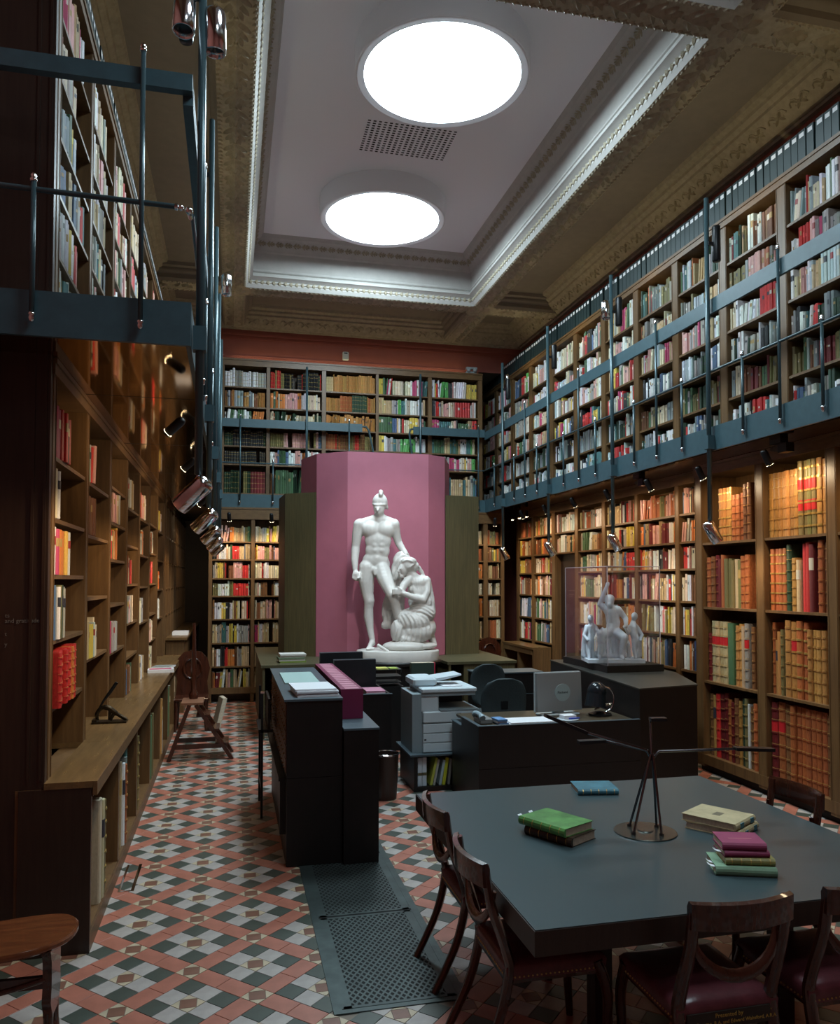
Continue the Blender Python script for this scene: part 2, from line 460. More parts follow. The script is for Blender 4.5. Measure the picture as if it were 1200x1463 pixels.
for rc in COFF:
    part('coffer_moulding', PLASTER, ceil, lambda m: rect_sweep(m, rc, RING_IN), 30)
    box('coffer_ceiling', CEILW, ceil, rc[0] + .2, rc[1] - .2, rc[2] + .2, rc[3] - .2, ZC, ZC + .05)
# soffit of the beam grid and sloped outer edges
BW = .40
xs = [XL, .20 - BW, .20, 3.74, 3.74 + BW, XR]
ys = [YN, -1.62, -1.22, 5.22, 5.62, 12.02, 12.02 + BW, YB]
def soff(m):
    for i in range(5):
        for j in range(7):
            beam = i in (1, 3) or j in (1, 3, 5)
            if i == 2 and j in (2, 4): continue
            x0, x1, y0, y1 = xs[i], xs[i + 1], ys[j], ys[j + 1]
            if beam:
                pass
            else:
                m.add([(x0, y0, ZP), (x0, y1, ZP), (x1, y1, ZP), (x1, y0, ZP)], [(0, 1, 2, 3)])
part('side_panel', PLASTER2, ceil, soff)
PANEL_PROF = [(-.03, ZB), (.0, 6.49), (.0, 6.55), (.03, 6.57), (.045, 6.60), (.045, 6.63), (.09, 6.65), (.10, 6.70), (.15, ZP)]
def pan_mould(m):
    for i in (0, 2, 4):
        for j in (0, 2, 4, 6):
            if i == 2 and j in (2, 4): continue
            x0, x1, y0, y1 = xs[i], xs[i + 1], ys[j], ys[j + 1]
            rect_sweep(m, (x0, x1, y0, y1), PANEL_PROF)
part('panel_moulding', PLASTER2, ceil, pan_mould, 30)
def soff2(m):
    e = .03
    for i in (1, 3): m.box(xs[i] + e, xs[i + 1] - e, YN, YB, ZB, ZB + .25)
    for j in (1, 3, 5):
        for i in (0, 2, 4): m.box(xs[i] - e, xs[i + 1] + e, ys[j] + e, ys[j + 1] - e, ZB + .0002, ZB + .25)
part('beam', GILTPL, ceil, soff2)
CORN = [(0, 6.40), (.05, 6.40), (.06, 6.425), (.10, 6.43), (.11, 6.45), (.26, 6.56), (.28, 6.57), (.285, 6.60), (.33, 6.63), (.34, 6.66), (.40, 6.68), (.42, ZP)]
part('cornice', GILTPL, ceil, lambda m: rect_sweep(m, (XL, XR, YN, YB), CORN), 30)
box('ceiling_slab', PLASTER, ceil, XL - .12, XR + .12, YN - .12, YB + .12, 7.26, 7.4)

# ---- relief ornament
def petal(m, base, d, side, nrm, ln, wd, h, curl=.4):
    base, d, side, nrm = Vector(base), Vector(d), Vector(side), Vector(nrm)
    rows = [(0, .45, .25), (.3, 1., .9), (.62, .85, 1.0), (.86, .45, .8), (1.0, .04, curl)]
    vs = []; fs = []
    for t, w, hh in rows:
        c = base + d * (ln * t)
        vs += [c - side * (wd * w * .5), c + nrm * (h * hh), c + side * (wd * w * .5)]
    for k in range(4):
        a = 3 * k
        fs += [(a, a + 1, a + 4, a + 3), (a + 1, a + 2, a + 5, a + 4)]
    m.add(vs, fs)
def leaf_unit(m, c, d, side, nrm, s, kind):
    c, d, side, nrm = Vector(c), Vector(d), Vector(side), Vector(nrm)
    if kind == 'acanthus':
        petal(m, c - d * s * .45, d, side, nrm, s * .9, s * .34, s * .15)
        for q in (1, -1):
            for t, an, l in ((-.35, .9, .5), (-.05, .75, .48), (.2, .55, .36)):
                dd = (d * math.cos(an) + side * (q * math.sin(an)))
                petal(m, c + d * (s * t), dd, (side * math.cos(an) - d * (q * math.sin(an))), nrm, s * l, s * .2, s * .11)
        m.sphere(c + d * s * .5, s * .075, 6, 4)
    elif kind == 'scroll':
        for q in (1, -1):
            pts = []; 
            for k in range(9):
                a = k * .72; r = s * (.30 - .028 * k)
                pts.append(c + d * (q * s * .26) + (d * math.cos(a) * q + side * math.sin(a)) * r)
            m.tube(pts, [s * .055 * (1 - k * .06) for k in range(9)], 5, caps=True)
            petal(m, c + d * (q * s * .05), (d * q * .8 + side * .6).normalized(), (side * .8 - d * q * .6).normalized(), nrm, s * .38, s * .16, s * .1)
            petal(m, c + d * (q * s * .05), (d * q * .7 - side * .7).normalized(), (side * .7 + d * q * .7).normalized(), nrm, s * .34, s * .16, s * .1)
        m.sphere(c, s * .09, 6, 4)
    elif kind == 'bead':
        m.sphere(c, s * .30, 6, 5)
        for q in (1, -1):
            petal(m, c - d * s * .35, (d * .8 + side * .6 * q).normalized(), (side * .8 - d * .6 * q).normalized(), nrm, s * .75, s * .22, s * .16)
        petal(m, c + d * s * .2, d, side, nrm, s * .45, s * .2, s * .2)
def orn_line(m, a, b, side, nrm, s, step, kind):
    a, b = Vector(a), Vector(b); L = (b - a).length; d = (b - a) / L
    n = max(1, int(L / step)); st = L / n
    for k in range(n):
        leaf_unit(m, a + d * (st * (k + .5)), d, side, nrm, s, kind)
def orn_part(name, fn):
    o = part(name, GILTPL, ceil, fn, 25); o['kind'] = 'stuff'; return o
def o_beams(m):
    dn = (0, 0, -1)
    for i in (1, 3):
        xc = (xs[i] + xs[i + 1]) / 2
        for j in (2, 4, 6):
            orn_line(m, (xc, ys[j] + .02, ZB), (xc, ys[j + 1] - .02, ZB), (1, 0, 0), dn, .30, .30, 'acanthus')
            orn_line(m, (xc - .15, ys[j], ZB), (xc - .15, ys[j + 1], ZB), (1, 0, 0), dn, .06, .07, 'bead')
            orn_line(m, (xc + .15, ys[j], ZB), (xc + .15, ys[j + 1], ZB), (1, 0, 0), dn, .06, .07, 'bead')
    for j in (1, 3, 5):
        yc = (ys[j] + ys[j + 1]) / 2
        for i in (0, 2, 4):
            orn_line(m, (xs[i] + .05, yc, ZB), (xs[i + 1] - .02, yc, ZB), (0, 1, 0), dn, .30, .30, 'acanthus')
            orn_line(m, (xs[i], yc - .15, ZB), (xs[i + 1], yc - .15, ZB), (0, 1, 0), dn, .06, .07, 'bead')
            orn_line(m, (xs[i], yc + .15, ZB), (xs[i + 1], yc + .15, ZB), (0, 1, 0), dn, .06, .07, 'bead')
        for i in (1, 3):
            c = Vector(((xs[i] + xs[i + 1]) / 2, yc, ZB))
            for k in range(8):
                an = k * math.pi / 4
                petal(m, c, (math.cos(an), math.sin(an), 0), (-math.sin(an), math.cos(an), 0), dn, .17, .10, .035)
            m.sphere(c, .035, 8, 5)
orn_part('beam_ornament', o_beams)
def o_coffer(m):
    for rc in COFF[:2]:
        x0, x1, y0, y1 = rc
        for (a, b, inn) in (((x0, y0), (x0, y1), (1, 0)), ((x1, y0), (x1, y1), (-1, 0)), ((x0, y0), (x1, y0), (0, 1)), ((x0, y1), (x1, y1), (0, -1))):
            inn = Vector((inn[0], inn[1], 0)); z = Vector((0, 0, 1))
            A = Vector((a[0], a[1], 6.53)) + inn * -.005; B = Vector((b[0], b[1], 6.53)) + inn * -.005
            orn_line(m, A, B, (inn * .3 + z).normalized(), (inn - z * .3).normalized(), .10, .085, 'bead')
            A = Vector((a[0], a[1], 7.085)) + inn * .11; B = Vector((b[0], b[1], 7.085)) + inn * .11
            orn_line(m, A, B, (inn + z).normalized(), (inn - z).normalized(), .12, .13, 'acanthus')
orn_part('coffer_ornament', o_coffer)
def o_corn(m):
    z = Vector((0, 0, 1))
    for (a, b, inn) in (((XL, 3.0), (XL, YB), (1, 0)), ((XR, 3.0), (XR, YB), (-1, 0)), ((XL, YB), (XR, YB), (0, -1))):
        inn = Vector((inn[0], inn[1], 0)); t = Vector((.15, .11)).normalized()
        off = inn * .185 + z * 6.505
        A = Vector((a[0], a[1], 0)) + off; B = Vector((b[0], b[1], 0)) + off
        orn_line(m, A, B, inn * .806 + z * .59, inn * .59 - z * .806, .22, .30, 'scroll')
orn_part('cornice_ornament', o_corn)

# ---- round ceiling lights and the vent
DIFF = mat('lit_opal_diffuser', (.9, .9, .9), .6, emit=COOL, estr=DISC_POWER)
DIFF2 = mat('added_fill_diffuser', (.9, .9, .9), .6, emit=COOL, estr=DISC_POWER * .55)
def disc(x, y, label, dm=None):
    t = thing('ceiling_light', label, 'ceiling light', (x, y, ZC), group='round drum ceiling lights')
    R, r, h = .855, .762, .27
    part('drum', CEILW, t, lambda m: m.lathe([(R, 0), (R, -h + .012), (R - .008, -h), (R - .022, -h)], 96, cap=False), 30)
    part('rim', CEILW, t, lambda m: m.lathe([(R - .022, -h), (r + .006, -h + .010), (r, -h + .05)], 96, cap=False), 30)
    d = part('diffuser', dm or DIFF, t, lambda m: m.add([(r * math.cos(2 * math.pi * k / 96), r * math.sin(2 * math.pi * k / 96), -h + .040) for k in range(96)], [tuple(reversed(range(96)))]))
    return t
disc(1.97, 10.45, 'glowing round drum light on the ceiling in front of the statue')
disc(1.97, 7.30, 'glowing round drum light on the ceiling above the copier and staff desk')
disc(1.97, 2.9, 'added fill light, unseen round drum on the ceiling over the reading table', DIFF2)  # added fill on the unseen ceiling, brightens the near half of the room
DIFF3 = mat('added_weak_fill_diffuser', (.9, .9, .9), .6, emit=COOL, estr=DISC_POWER * .14)
disc(1.97, -.2, 'added weak fill light, unseen round drum on the ceiling at the entrance end', DIFF3)  # added behind the camera as weak fill for surfaces facing it
vt = thing('ceiling_vent', 'square grid of small vent slots in the ceiling between the round lights', 'vent', (0, 0, ZC))
SLOT = plain('vent_slot_dark', (.02, .018, .012), .9)
sm = MB().box(-.017, .017, -.011, .011, -.0015, 0).mesh('vent_slot', SLOT)
box('vent_plate', CEILW, vt, 1.44, 2.51, 8.57, 9.25, -.0008, -.0001)
for i in range(17):
    for j in range(14):
        mesh_obj('slot', sm, vt, (1.47 + i * .0630, 8.60 + j * .0475, -.0008))
# ------------------------------------------------------------------ bookcases
BOOKS = []        # records of every book on every shelf
def hsv(c, j):    # jitter a colour
    k = 1 + RND.uniform(-j, j)
    return tuple(max(.004, min(.9, v * k * (1 + RND.uniform(-.08, .08)))) for v in c)
C_CREAM, C_WHITE, C_BUFF = (.52, .44, .31), (.60, .59, .58), (.42, .30, .16)
C_TAN, C_BROWN, C_RUST, C_RED, C_MAROON = (.36, .17, .048), (.15, .060, .024), (.30, .085, .028), (.42, .022, .020), (.13, .014, .016)
C_GREEN, C_DGREEN, C_OLIVE, C_TEAL = (.060, .115, .055), (.020, .044, .024), (.15, .125, .045), (.05, .13, .13)
C_BLUE, C_SLATE, C_GREY, C_BLACK = (.06, .10, .18), (.20, .22, .22), (.28, .265, .24), (.014, .014, .015)
C_PINK, C_MAG, C_YEL, C_ORANGE, C_LGREEN, C_LBLUE = (.50, .27, .24), (.38, .04, .11), (.50, .36, .06), (.47, .145, .032), (.10, .33, .09), (.34, .40, .42)
CN = {C_CREAM: 'cream', C_WHITE: 'white', C_BUFF: 'buff', C_TAN: 'tan', C_BROWN: 'brown', C_RUST: 'rust-brown', C_RED: 'red', C_MAROON: 'maroon', C_GREEN: 'green',
      C_DGREEN: 'dark green', C_OLIVE: 'olive', C_TEAL: 'teal', C_BLUE: 'blue', C_SLATE: 'slate-blue', C_GREY: 'grey', C_BLACK: 'black', C_PINK: 'pink', C_MAG: 'magenta',
      C_YEL: 'yellow', C_ORANGE: 'orange', C_LGREEN: 'bright green', C_LBLUE: 'pale blue'}
PAL = {
 'upright_old': [(C_CREAM, 5), (C_WHITE, 5), (C_BUFF, 4), (C_BROWN, 3), (C_OLIVE, 4), (C_GREEN, 3), (C_DGREEN, 3), (C_SLATE, 4), (C_GREY, 4), (C_PINK, 2), (C_RUST, 2), (C_LBLUE, 2), (C_MAROON, 1), (C_TEAL, 1), (C_RED, 1)],
 'pale': [(C_CREAM, 5), (C_WHITE, 6), (C_BUFF, 3), (C_PINK, 3), (C_GREY, 3), (C_LBLUE, 2), (C_RED, 1), (C_GREEN, 1), (C_MAG, 1), (C_YEL, 1)],
 'bluish': [(C_WHITE, 6), (C_LBLUE, 4), (C_SLATE, 4), (C_GREY, 3), (C_DGREEN, 3), (C_BLACK, 1), (C_RED, 1), (C_TEAL, 1), (C_BLUE, 1)],
 'green': [(C_OLIVE, 5), (C_DGREEN, 4), (C_GREEN, 4), (C_BROWN, 3), (C_SLATE, 2), (C_MAROON, 2), (C_GREY, 2), (C_CREAM, 1)],
 'modern': [(C_CREAM, 5), (C_WHITE, 4), (C_BUFF, 5), (C_PINK, 4), (C_RED, 3), (C_ORANGE, 3), (C_YEL, 2), (C_BROWN, 3), (C_BLACK, 2), (C_OLIVE, 2), (C_GREY, 2), (C_GREEN, 1), (C_BLUE, 1), (C_MAROON, 2)],
 'warm': [(C_RUST, 4), (C_ORANGE, 3), (C_BUFF, 4), (C_YEL, 2), (C_CREAM, 3), (C_BROWN, 4), (C_RED, 2), (C_OLIVE, 2)],
 'bright': [(C_WHITE, 6), (C_CREAM, 4), (C_PINK, 2), (C_MAG, 2), (C_RED, 2), (C_TEAL, 2), (C_GREEN, 2), (C_BLUE, 2), (C_GREY, 3), (C_BLACK, 2), (C_YEL, 2), (C_LGREEN, 1), (C_BUFF, 3)],
 'leather': [(C_TAN, 6), (C_RUST, 6), (C_BROWN, 6), (C_MAROON, 3), (C_RED, 1), (C_OLIVE, 2), (C_BUFF, 1)],
}
def pick(pal):
    L = PAL[pal] if isinstance(pal, str) else pal
    r = RND.uniform(0, sum(w for _, w in L))
    for c, w in L:
        r -= w
        if r <= 0: return c
    return L[-1][0]
RT = {}
def fill(case, bay, shelf, x0, x1, z, hmax, pal, tmin=.014, tmax=.045, hmin=.6, depth=.22, ly=.03, style='plain', place='', force=False, seq=None, fillto=1.0, label_col=None):
    """a row of books on one shelf of a case, in the case's local frame (x along, y into the wall)"""
    x = x0 + .006; n = 0; x1 = x0 + (x1 - x0) * fillto
    run = None; it = iter(seq) if seq else None
    o, rz = case['o'], case['rz']
    R = Matrix.Rotation(rz, 3, 'Z')
    leanleft = 0
    while True:
        if it is not None:
            try: e = next(it)
            except StopIteration: break
            base, t, h, st = e[0], e[1], e[2], (e[3] if len(e) > 3 else style)
            if base is None: x += t; continue
        else:
            if run and run[1] > 0: base, t, h = run[0], run[2] * RND.uniform(.95, 1.05), run[3] * RND.uniform(.99, 1.01); run[1] -= 1
            else:
                base = pick(pal); t = RND.uniform(tmin, tmax) * (RND.uniform(.6, 1) if RND.random() < .4 else 1); h = hmax * RND.uniform(hmin, .93)
                run = [base, RND.choice([0, 0, 0, 1, 1, 2, 5]), t, h]
            st = style
        if x + t > x1: break
        n += 1
        lean = 0.
        if it is None:
            if leanleft > 0: leanleft -= 1; lean = leanA
            elif RND.random() < .02: leanleft = RND.randint(2, 4); leanA = RND.uniform(.06, .15); lean = leanA; x += h * math.sin(leanA) * .0
        col = hsv(base, .18)
        y = ly + RND.uniform(-.012, .014)
        extra = abs(math.sin(lean)) * h * .0
        c = Vector((x + t / 2 + extra, y, z))
        w = Vector((o[0], o[1], 0)) + R @ Vector((c.x, c.y, 0)); w.z = z + (abs(math.sin(lean)) * t * .5 if lean else 0)
        BOOKS.append(dict(p=w, rz=rz, t=t - .0008, h=h, d=depth * RND.uniform(.8, 1.), col=col, base=base, style=st, lean=lean, place=place, n=n, force=force, key=(case['name'], bay, shelf)))
        x += t + (RND.uniform(0, .002))
        if lean and leanleft == 0: x += h * math.sin(lean)
        if it is None and RND.random() < .012: x += RND.uniform(.02, .08)
    return n

def bookcase(name, label, o, rz, ups, upw, z0, z1, shelves, depth, beam=.09, base=.12, beam_mat=None, wood=None, strip=False, plinth=True):
    """local frame: x runs left to right seen from the front, y into the wall"""
    wood = wood or WOOD
    t = thing(name, label, 'bookcase', (o[0], o[1], 0), rz)
    x0, x1 = ups[0] - upw[0] / 2, ups[-1] + upw[-1] / 2
    box('back_panel', wood, t, x0, x1, depth, depth + .018, z0, z1)
    for i, (u, w) in enumerate(zip(ups, upw)):
        up = part('upright', wood, t, lambda m: (m.box(u - w / 2, u + w / 2, 0, depth, z0, z1 - beam), ))
        if w > .05:
            box('bead', wood, up, u - w / 2 + .008, u - w / 2 + .014, -.004, 0, z0 + base, z1 - beam); box('bead', wood, up, u + w / 2 - .014, u + w / 2 - .008, -.004, 0, z0 + base, z1 - beam)
        if strip:
            st = MB()
            for s in (-1, 1):
                xx = u + s * (w / 2)
                z = z0 + base + .05
                while z < z1 - beam - .05:
                    st.box(xx, xx + s * .0015, depth * .55, depth * .55 + .012, z, z + .014); z += .028
            st.build('peg_strip', plain('red_peg_strip', (.10, .016, .010), .6), up)['kind'] = 'stuff'
    part('top_beam', beam_mat or WOODH, t, lambda m: (m.box(x0, x1, -.012, depth, z1 - beam, z1 - .03), m.box(x0 - .0, x1, -.022, depth, z1 - .03, z1)))
    if plinth and base > 0:
        part('base_rail', wood, t, lambda m: m.box(x0, x1, -.004, depth, z0 + base - .1 if base > .12 else z0, z0 + base))
    for i in range(len(ups) - 1):
        a, b = ups[i] + upw[i] / 2, ups[i + 1] - upw[i + 1] / 2
        for zz in (shelves[i] if isinstance(shelves, dict) else shelves):
            box('shelf', wood, t, a, b, .006, depth, zz - .024, zz)
    return dict(name=name, o=o, rz=rz, t=t, ups=ups, upw=upw, depth=depth)
def gap(c, i): return c['ups'][i] + c['upw'][i] / 2 + .002, c['ups'][i + 1] - c['upw'][i + 1] / 2 - .002

# right upper case (above the gallery)  local x = 13.6 - Y
UPS = [13.6 - (6.21 + .9 * k) for k in range(10, -4, -1)]
RU = bookcase('gallery_bookcase', 'long oak bookcase on the gallery above the leather folios, box files on its top', (4.92, 13.6), -math.pi / 2,
              UPS, [.13] * len(UPS), UP0, 5.755, [5.267, 4.912, 4.565, 4.224, 3.871], .32, beam=.09, base=.03)
SHR = [5.267, 4.912, 4.565, 4.224, 3.871, 3.50]
TOPS = [5.66, 5.24, 4.89, 4.54, 4.2, 3.845]
shelfname = ['top shelf', 'second shelf', 'third shelf', 'fourth shelf', 'fifth shelf', 'bottom shelf']
nb = len(UPS) - 1
for i in range(nb):
    a, b = gap(RU, i)
    for k in range(6):
        pal = ['upright_old', 'upright_old', 'pale', 'bluish', 'green', 'bluish'][k]
        if i < 7 and k < 5: pal = ['bright', 'pale', 'pale', 'bright', 'bluish'][k]
        if i >= 11 and k in (3, 4): pal = 'green'
        if i == 10 and k in (0, 1): pal = 'pale'
        fill(RU, i, k, a, b, SHR[k], (TOPS[k] - SHR[k]), pal, tmin=.014, tmax=.042, hmin=.56, place='%s of %s bay, folio-side gallery' % (shelfname[k], nth(i + 1)))

# back upper case
BX = [-.177, .583, 1.534, 2.475, 3.433, 4.377]
BU = bookcase('gallery_bookcase', 'oak bookcase on the gallery across the end wall, above the rose screen', (0, 13.6), 0, BX, [.06, .06, .07, .05, .07, .08], UP0, 5.787,
              [5.316, 4.972, 4.641, 4.305, 3.993], .33, beam=.12, base=.03)
SHB = [5.316, 4.972, 4.641, 4.305, 3.993, 3.505]; TB = [5.66, 5.29, 4.95, 4.615, 4.28, 3.965]
for i in range(5):
    a, b = gap(BU, i)
    for k in range(6):
        pal = 'bright'; st = 'plain'; tm = .045
        if i == 0: pal, st = [([(C_WHITE, 4), (C_GREY, 2)], 'leather'), ([(C_SLATE, 2), (C_BROWN, 2), (C_TAN, 3), (C_WHITE, 1)], 'plain'), ([(C_GREEN, 2), (C_WHITE, 3), (C_ORANGE, 2)], 'plain'), ([(C_BLACK, 3), (C_DGREEN, 1)], 'leather'), ([(C_BLACK, 3), (C_DGREEN, 2)], 'leather'), ([(C_MAROON, 2), (C_DGREEN, 3), (C_OLIVE, 2), (C_WHITE, 1)], 'leather')][k]
        if i == 1: pal, st = [([(C_RED, 3), (C_BLACK, 2), (C_OLIVE, 2), (C_DGREEN, 1)], 'leather'), ([(C_CREAM, 3), (C_WHITE, 2), (C_GREEN, 1), (C_ORANGE, 1), (C_PINK, 1)], 'plain'), ([(C_PINK, 2), (C_TAN, 2), (C_RUST, 2), (C_DGREEN, 2), (C_CREAM, 2)], 'plain'), ([(C_OLIVE, 3), (C_RUST, 2), (C_PINK, 1), (C_BLUE, 1)], 'leather'), ([(C_WHITE, 3), (C_GREEN, 1), (C_BLUE, 1), (C_ORANGE, 1), (C_PINK, 1)], 'plain'), ([(C_GREEN, 3), (C_BROWN, 2), (C_DGREEN, 2)], 'plain')][k]
        if i == 2: pal, st = [([(C_TAN, 5), (C_BUFF, 1)], 'leather'), ([(C_TAN, 4), (C_RED, 1), (C_DGREEN, 1), (C_RUST, 2)], 'leather'), ([(C_TAN, 5)], 'plain'), ([(C_OLIVE, 2), (C_RED, 2), (C_BROWN, 2), (C_RUST, 2)], 'leather'), ([(C_GREEN, 4), (C_TEAL, 1), (C_WHITE, 1)], 'plain'), ([(C_GREEN, 2), (C_BROWN, 1)], 'plain')][k]
        fill(BU, i, k, a, b, SHB[k], TB[k] - SHB[k], pal, tmin=.018, tmax=.05, hmin=.72, style=st, place='%s of %s bay, end-wall gallery' % (shelfname[k], nth(i + 1)))

# left upper case: local x = Y - 4.68
LUP = [0.0 + 1.053 * k for k in range(9)]
LU = bookcase('gallery_bookcase', 'oak gallery bookcase with a broad dark end panel, opposite the folio side', (-.97, 4.72), math.pi / 2, LUP, [.10] * 9, UP0, 5.755,
              [5.267, 4.912, 4.565, 4.224, 3.871], .34, beam=.09, base=.03)
for i in range(8):
    a, b = gap(LU, i)
    for k in range(6):
        fill(LU, i, k, a, b, SHR[k], TOPS[k] - SHR[k], 'pale' if k < 3 else 'bright', tmin=.018, tmax=.05, hmin=.6, ly=.012, fillto=RND.uniform(.55, .95), place='%s of %s bay, worktop-side gallery' % (shelfname[k], nth(i + 1)))

# left lower case
LSH = [[2.71, 2.36, 2.04, 1.67, 1.29], [2.70, 2.33, 1.89, 1.46], [2.80, 2.5, 2.19, 1.81, 1.41], [2.72, 2.36, 1.98, 1.6, 1.27], [2.7, 2.3, 1.95, 1.55], [2.72, 2.36, 1.98, 1.6, 1.27], [2.7, 2.3, 1.9, 1.5]]
LL = bookcase('oak_bookcase', 'tall oak bookcase with mostly empty shelves standing behind the long worktop', (-.97, 4.72), math.pi / 2, LUP[:8], [.10] * 8, .92, GZ0,
              dict(enumerate(LSH)), .34, beam=.09, base=0, strip=True, plinth=False)
pl = 'case over the worktop'
a, b = gap(LL, 0)
def seqf(i, k, z, seq, tag_, fillx=None):
    a_, b_ = gap(LL, i)
    fill(LL, i, k, a_ if fillx is None else a_ + fillx, b_, z, 1, 'pale', seq=seq, place=tag_, force=True, depth=.24, ly=-.004)
eb = 'end bay, ' + pl
seqf(0, 0, 2.71, [(C_RED, .05, .30), (C_MAG, .07, .30), (C_MAG, .05, .29), (C_RED, .05, .30), (C_RED, .045, .29), (C_MAROON, .045, .26), (C_RED, .04, .27)], 'top shelf, ' + eb)
seqf(0, 1, 2.36, [(C_CREAM, .05, .28), (C_WHITE, .04, .27), (C_CREAM, .04, .27)], 'second shelf, ' + eb)
seqf(0, 2, 2.04, [(C_WHITE, .04, .27), (C_MAG, .06, .26), (C_MAG, .05, .26), (C_MAROON, .03, .26), (C_ORANGE, .05, .265), (C_ORANGE, .04, .26), (C_YEL, .05, .26), (C_BUFF, .04, .265), (C_WHITE, .04, .26)], 'third shelf, ' + eb)
seqf(0, 3, 1.67, [(C_BLUE, .05, .31), (C_SLATE, .05, .30), (C_WHITE, .04, .30), (C_OLIVE, .05, .31), (C_DGREEN, .05, .31), (C_GREY, .04, .29), (C_SLATE, .04, .3)], 'fourth shelf, ' + eb)
REDRUN = [(C_RED, .062, .31, 'leather')] * 5 + [(C_RED, .06, .315, 'leather'), (C_ORANGE, .055, .315, 'leather'), (C_RED, .05, .32, 'leather'), (C_RED, .035, .325, 'plain')]
a_, b_ = gap(LL, 0)
fill(LL, 0, 4, a_, b_, 1.29, 1, 'pale', seq=REDRUN, place='lowest shelf, ' + eb, force=True, depth=.26, ly=-.03)
for i in range(1, 7):
    for k, z in enumerate(LSH[i] + [.925]):
        a, b = gap(LL, i)
        if (i * 2 + k) % 3 == 1 or (k == len(LSH[i]) and i < 3): continue
        pal = ['pale', 'modern', 'warm', 'pale'][k % 4]
        fill(LL, i, k, a, b, z, .30, pal, tmin=.025, tmax=.05, hmin=.75, ly=-.002, fillto=RND.uniform(.3, .55), place='%s shelf of %s bay, %s' % (nth(k + 1), nth(i + 1), pl), force=(i < 4))
# end panels facing the entrance
ep = part('bookcase_end_panel', DARKWOOD, None, lambda m: (m.box(XL + .001, -.97, 4.62, 4.668, 0, 5.80), m.box(-1.06, -1.045, 4.614, 4.62, .93, 5.80), m.box(-1.0, -.985, 4.614, 4.62, .93, 5.80)))
tag(ep, 'tall dark wooden end panel of the oak bookcases, facing the stool', 'panel')
LETTER = plain('faded_grey_lettering', (.13, .12, .11), .6)
for s_, z_ in (('ts', 1.808), ('and gratitude', 1.78), ('t', 1.71), ('y', 1.655)):
    text_part('lettering', s_, .032, LETTER, ep, (-1.178, 4.618, z_), (math.pi / 2, 0, 0))
# long worktop and cupboard below it
CY1 = 12.15
wt = thing('worktop', 'long polished oak worktop carrying the paper trimmer and magazines', 'worktop', (0, 0, 0))
bounds = [4.60, 5.72, 6.78, 7.83, 8.88, 9.94, 10.99, CY1]
for k in range(7):
    part('board', COUNTER, wt, lambda m: m.box(-1.31 if k else -.969, -.705, bounds[k] + .0015, bounds[k + 1] - .0015, .885, .92))
part('front_lip', WOODH, wt, lambda m: m.box(-.722, -.70, 4.60, CY1, .845, .9195))
LB = [(.012, .05)] + [(1.10 + 1.053 * k, .05) for k in range(7)]
LCU = [u for u, w in LB]; LCW = [w for u, w in LB]
LC = bookcase('low_bookcase', 'low oak bookcase of tall open bays under the long worktop', (-.735, 4.63), math.pi / 2, LCU, LCW, .0, .884, [], .36, beam=.05, base=.10)
part('bottom_shelf', WOOD, LC['t'], lambda m: m.box(-.01, LCU[-1], .0, .36, .100, .115))
part('end_panel', DARKWOOD, LC['t'], lambda m: m.box(-.026, -.013, -.004, .36, 0, .884))
for i in range(len(LCU) - 1):
    a, b = gap(LC, i)
    pl2 = 'floor of %s low bay under the worktop' % nth(i + 1)
    if i == 0: seq = [(None, .30, 0), (C_CREAM, .08, .60), (C_CREAM, .06, .58), (C_OLIVE, .07, .56, 'leather')]
    elif i == 1: seq = [(None, .20, 0), (C_BUFF, .06, .6), (C_WHITE, .05, .58), (C_RUST, .06, .56, 'leather'), (C_SLATE, .05, .6), (C_TEAL, .07, .66)]
    elif i == 2: seq = [(None, .12, 0), (C_OLIVE, .06, .6, 'leather'), (C_BROWN, .07, .58, 'leather')]
    elif i in (3, 5): seq = [(None, .1, 0), (C_GREEN, .06, .6), (C_RUST, .07, .58), (C_OLIVE, .07, .6)]
    elif i in (4, 6): seq = [(None, .1, 0), (C_BUFF, .07, .6), (C_TAN, .06, .6), (C_WHITE, .05, .5)]
    else: seq = [(C_BROWN, .05, .6, 'leather')]
    fill(LC, i, 0, a, b, .116, .7, 'pale', seq=seq, place=pl2, force=i < 5, depth=.3, ly=.004)

# continuation of the worktop and case beyond the steps
L2 = bookcase('oak_bookcase', 'narrow-bayed oak bookcase beyond the library steps, in the corner recess', (-.97, 12.40), math.pi / 2, [0.03 + .56 * k for k in range(10)], [.08] * 10, .0, GZ0, [2.7, 2.3, 1.9, 1.5], .34, beam=.09, base=.1)
wt2 = part('worktop', COUNTER, None, lambda m: m.box(-.968, -.66, 12.55, 17.5, 1.11, 1.145))
tag(wt2, 'higher oak worktop in the corner recess beyond the library steps', 'worktop')
sp = part('worktop_bracket', WOOD, wt2, lambda m: m.box(-.968, -.70, 12.6, 17.45, .0, 1.11))

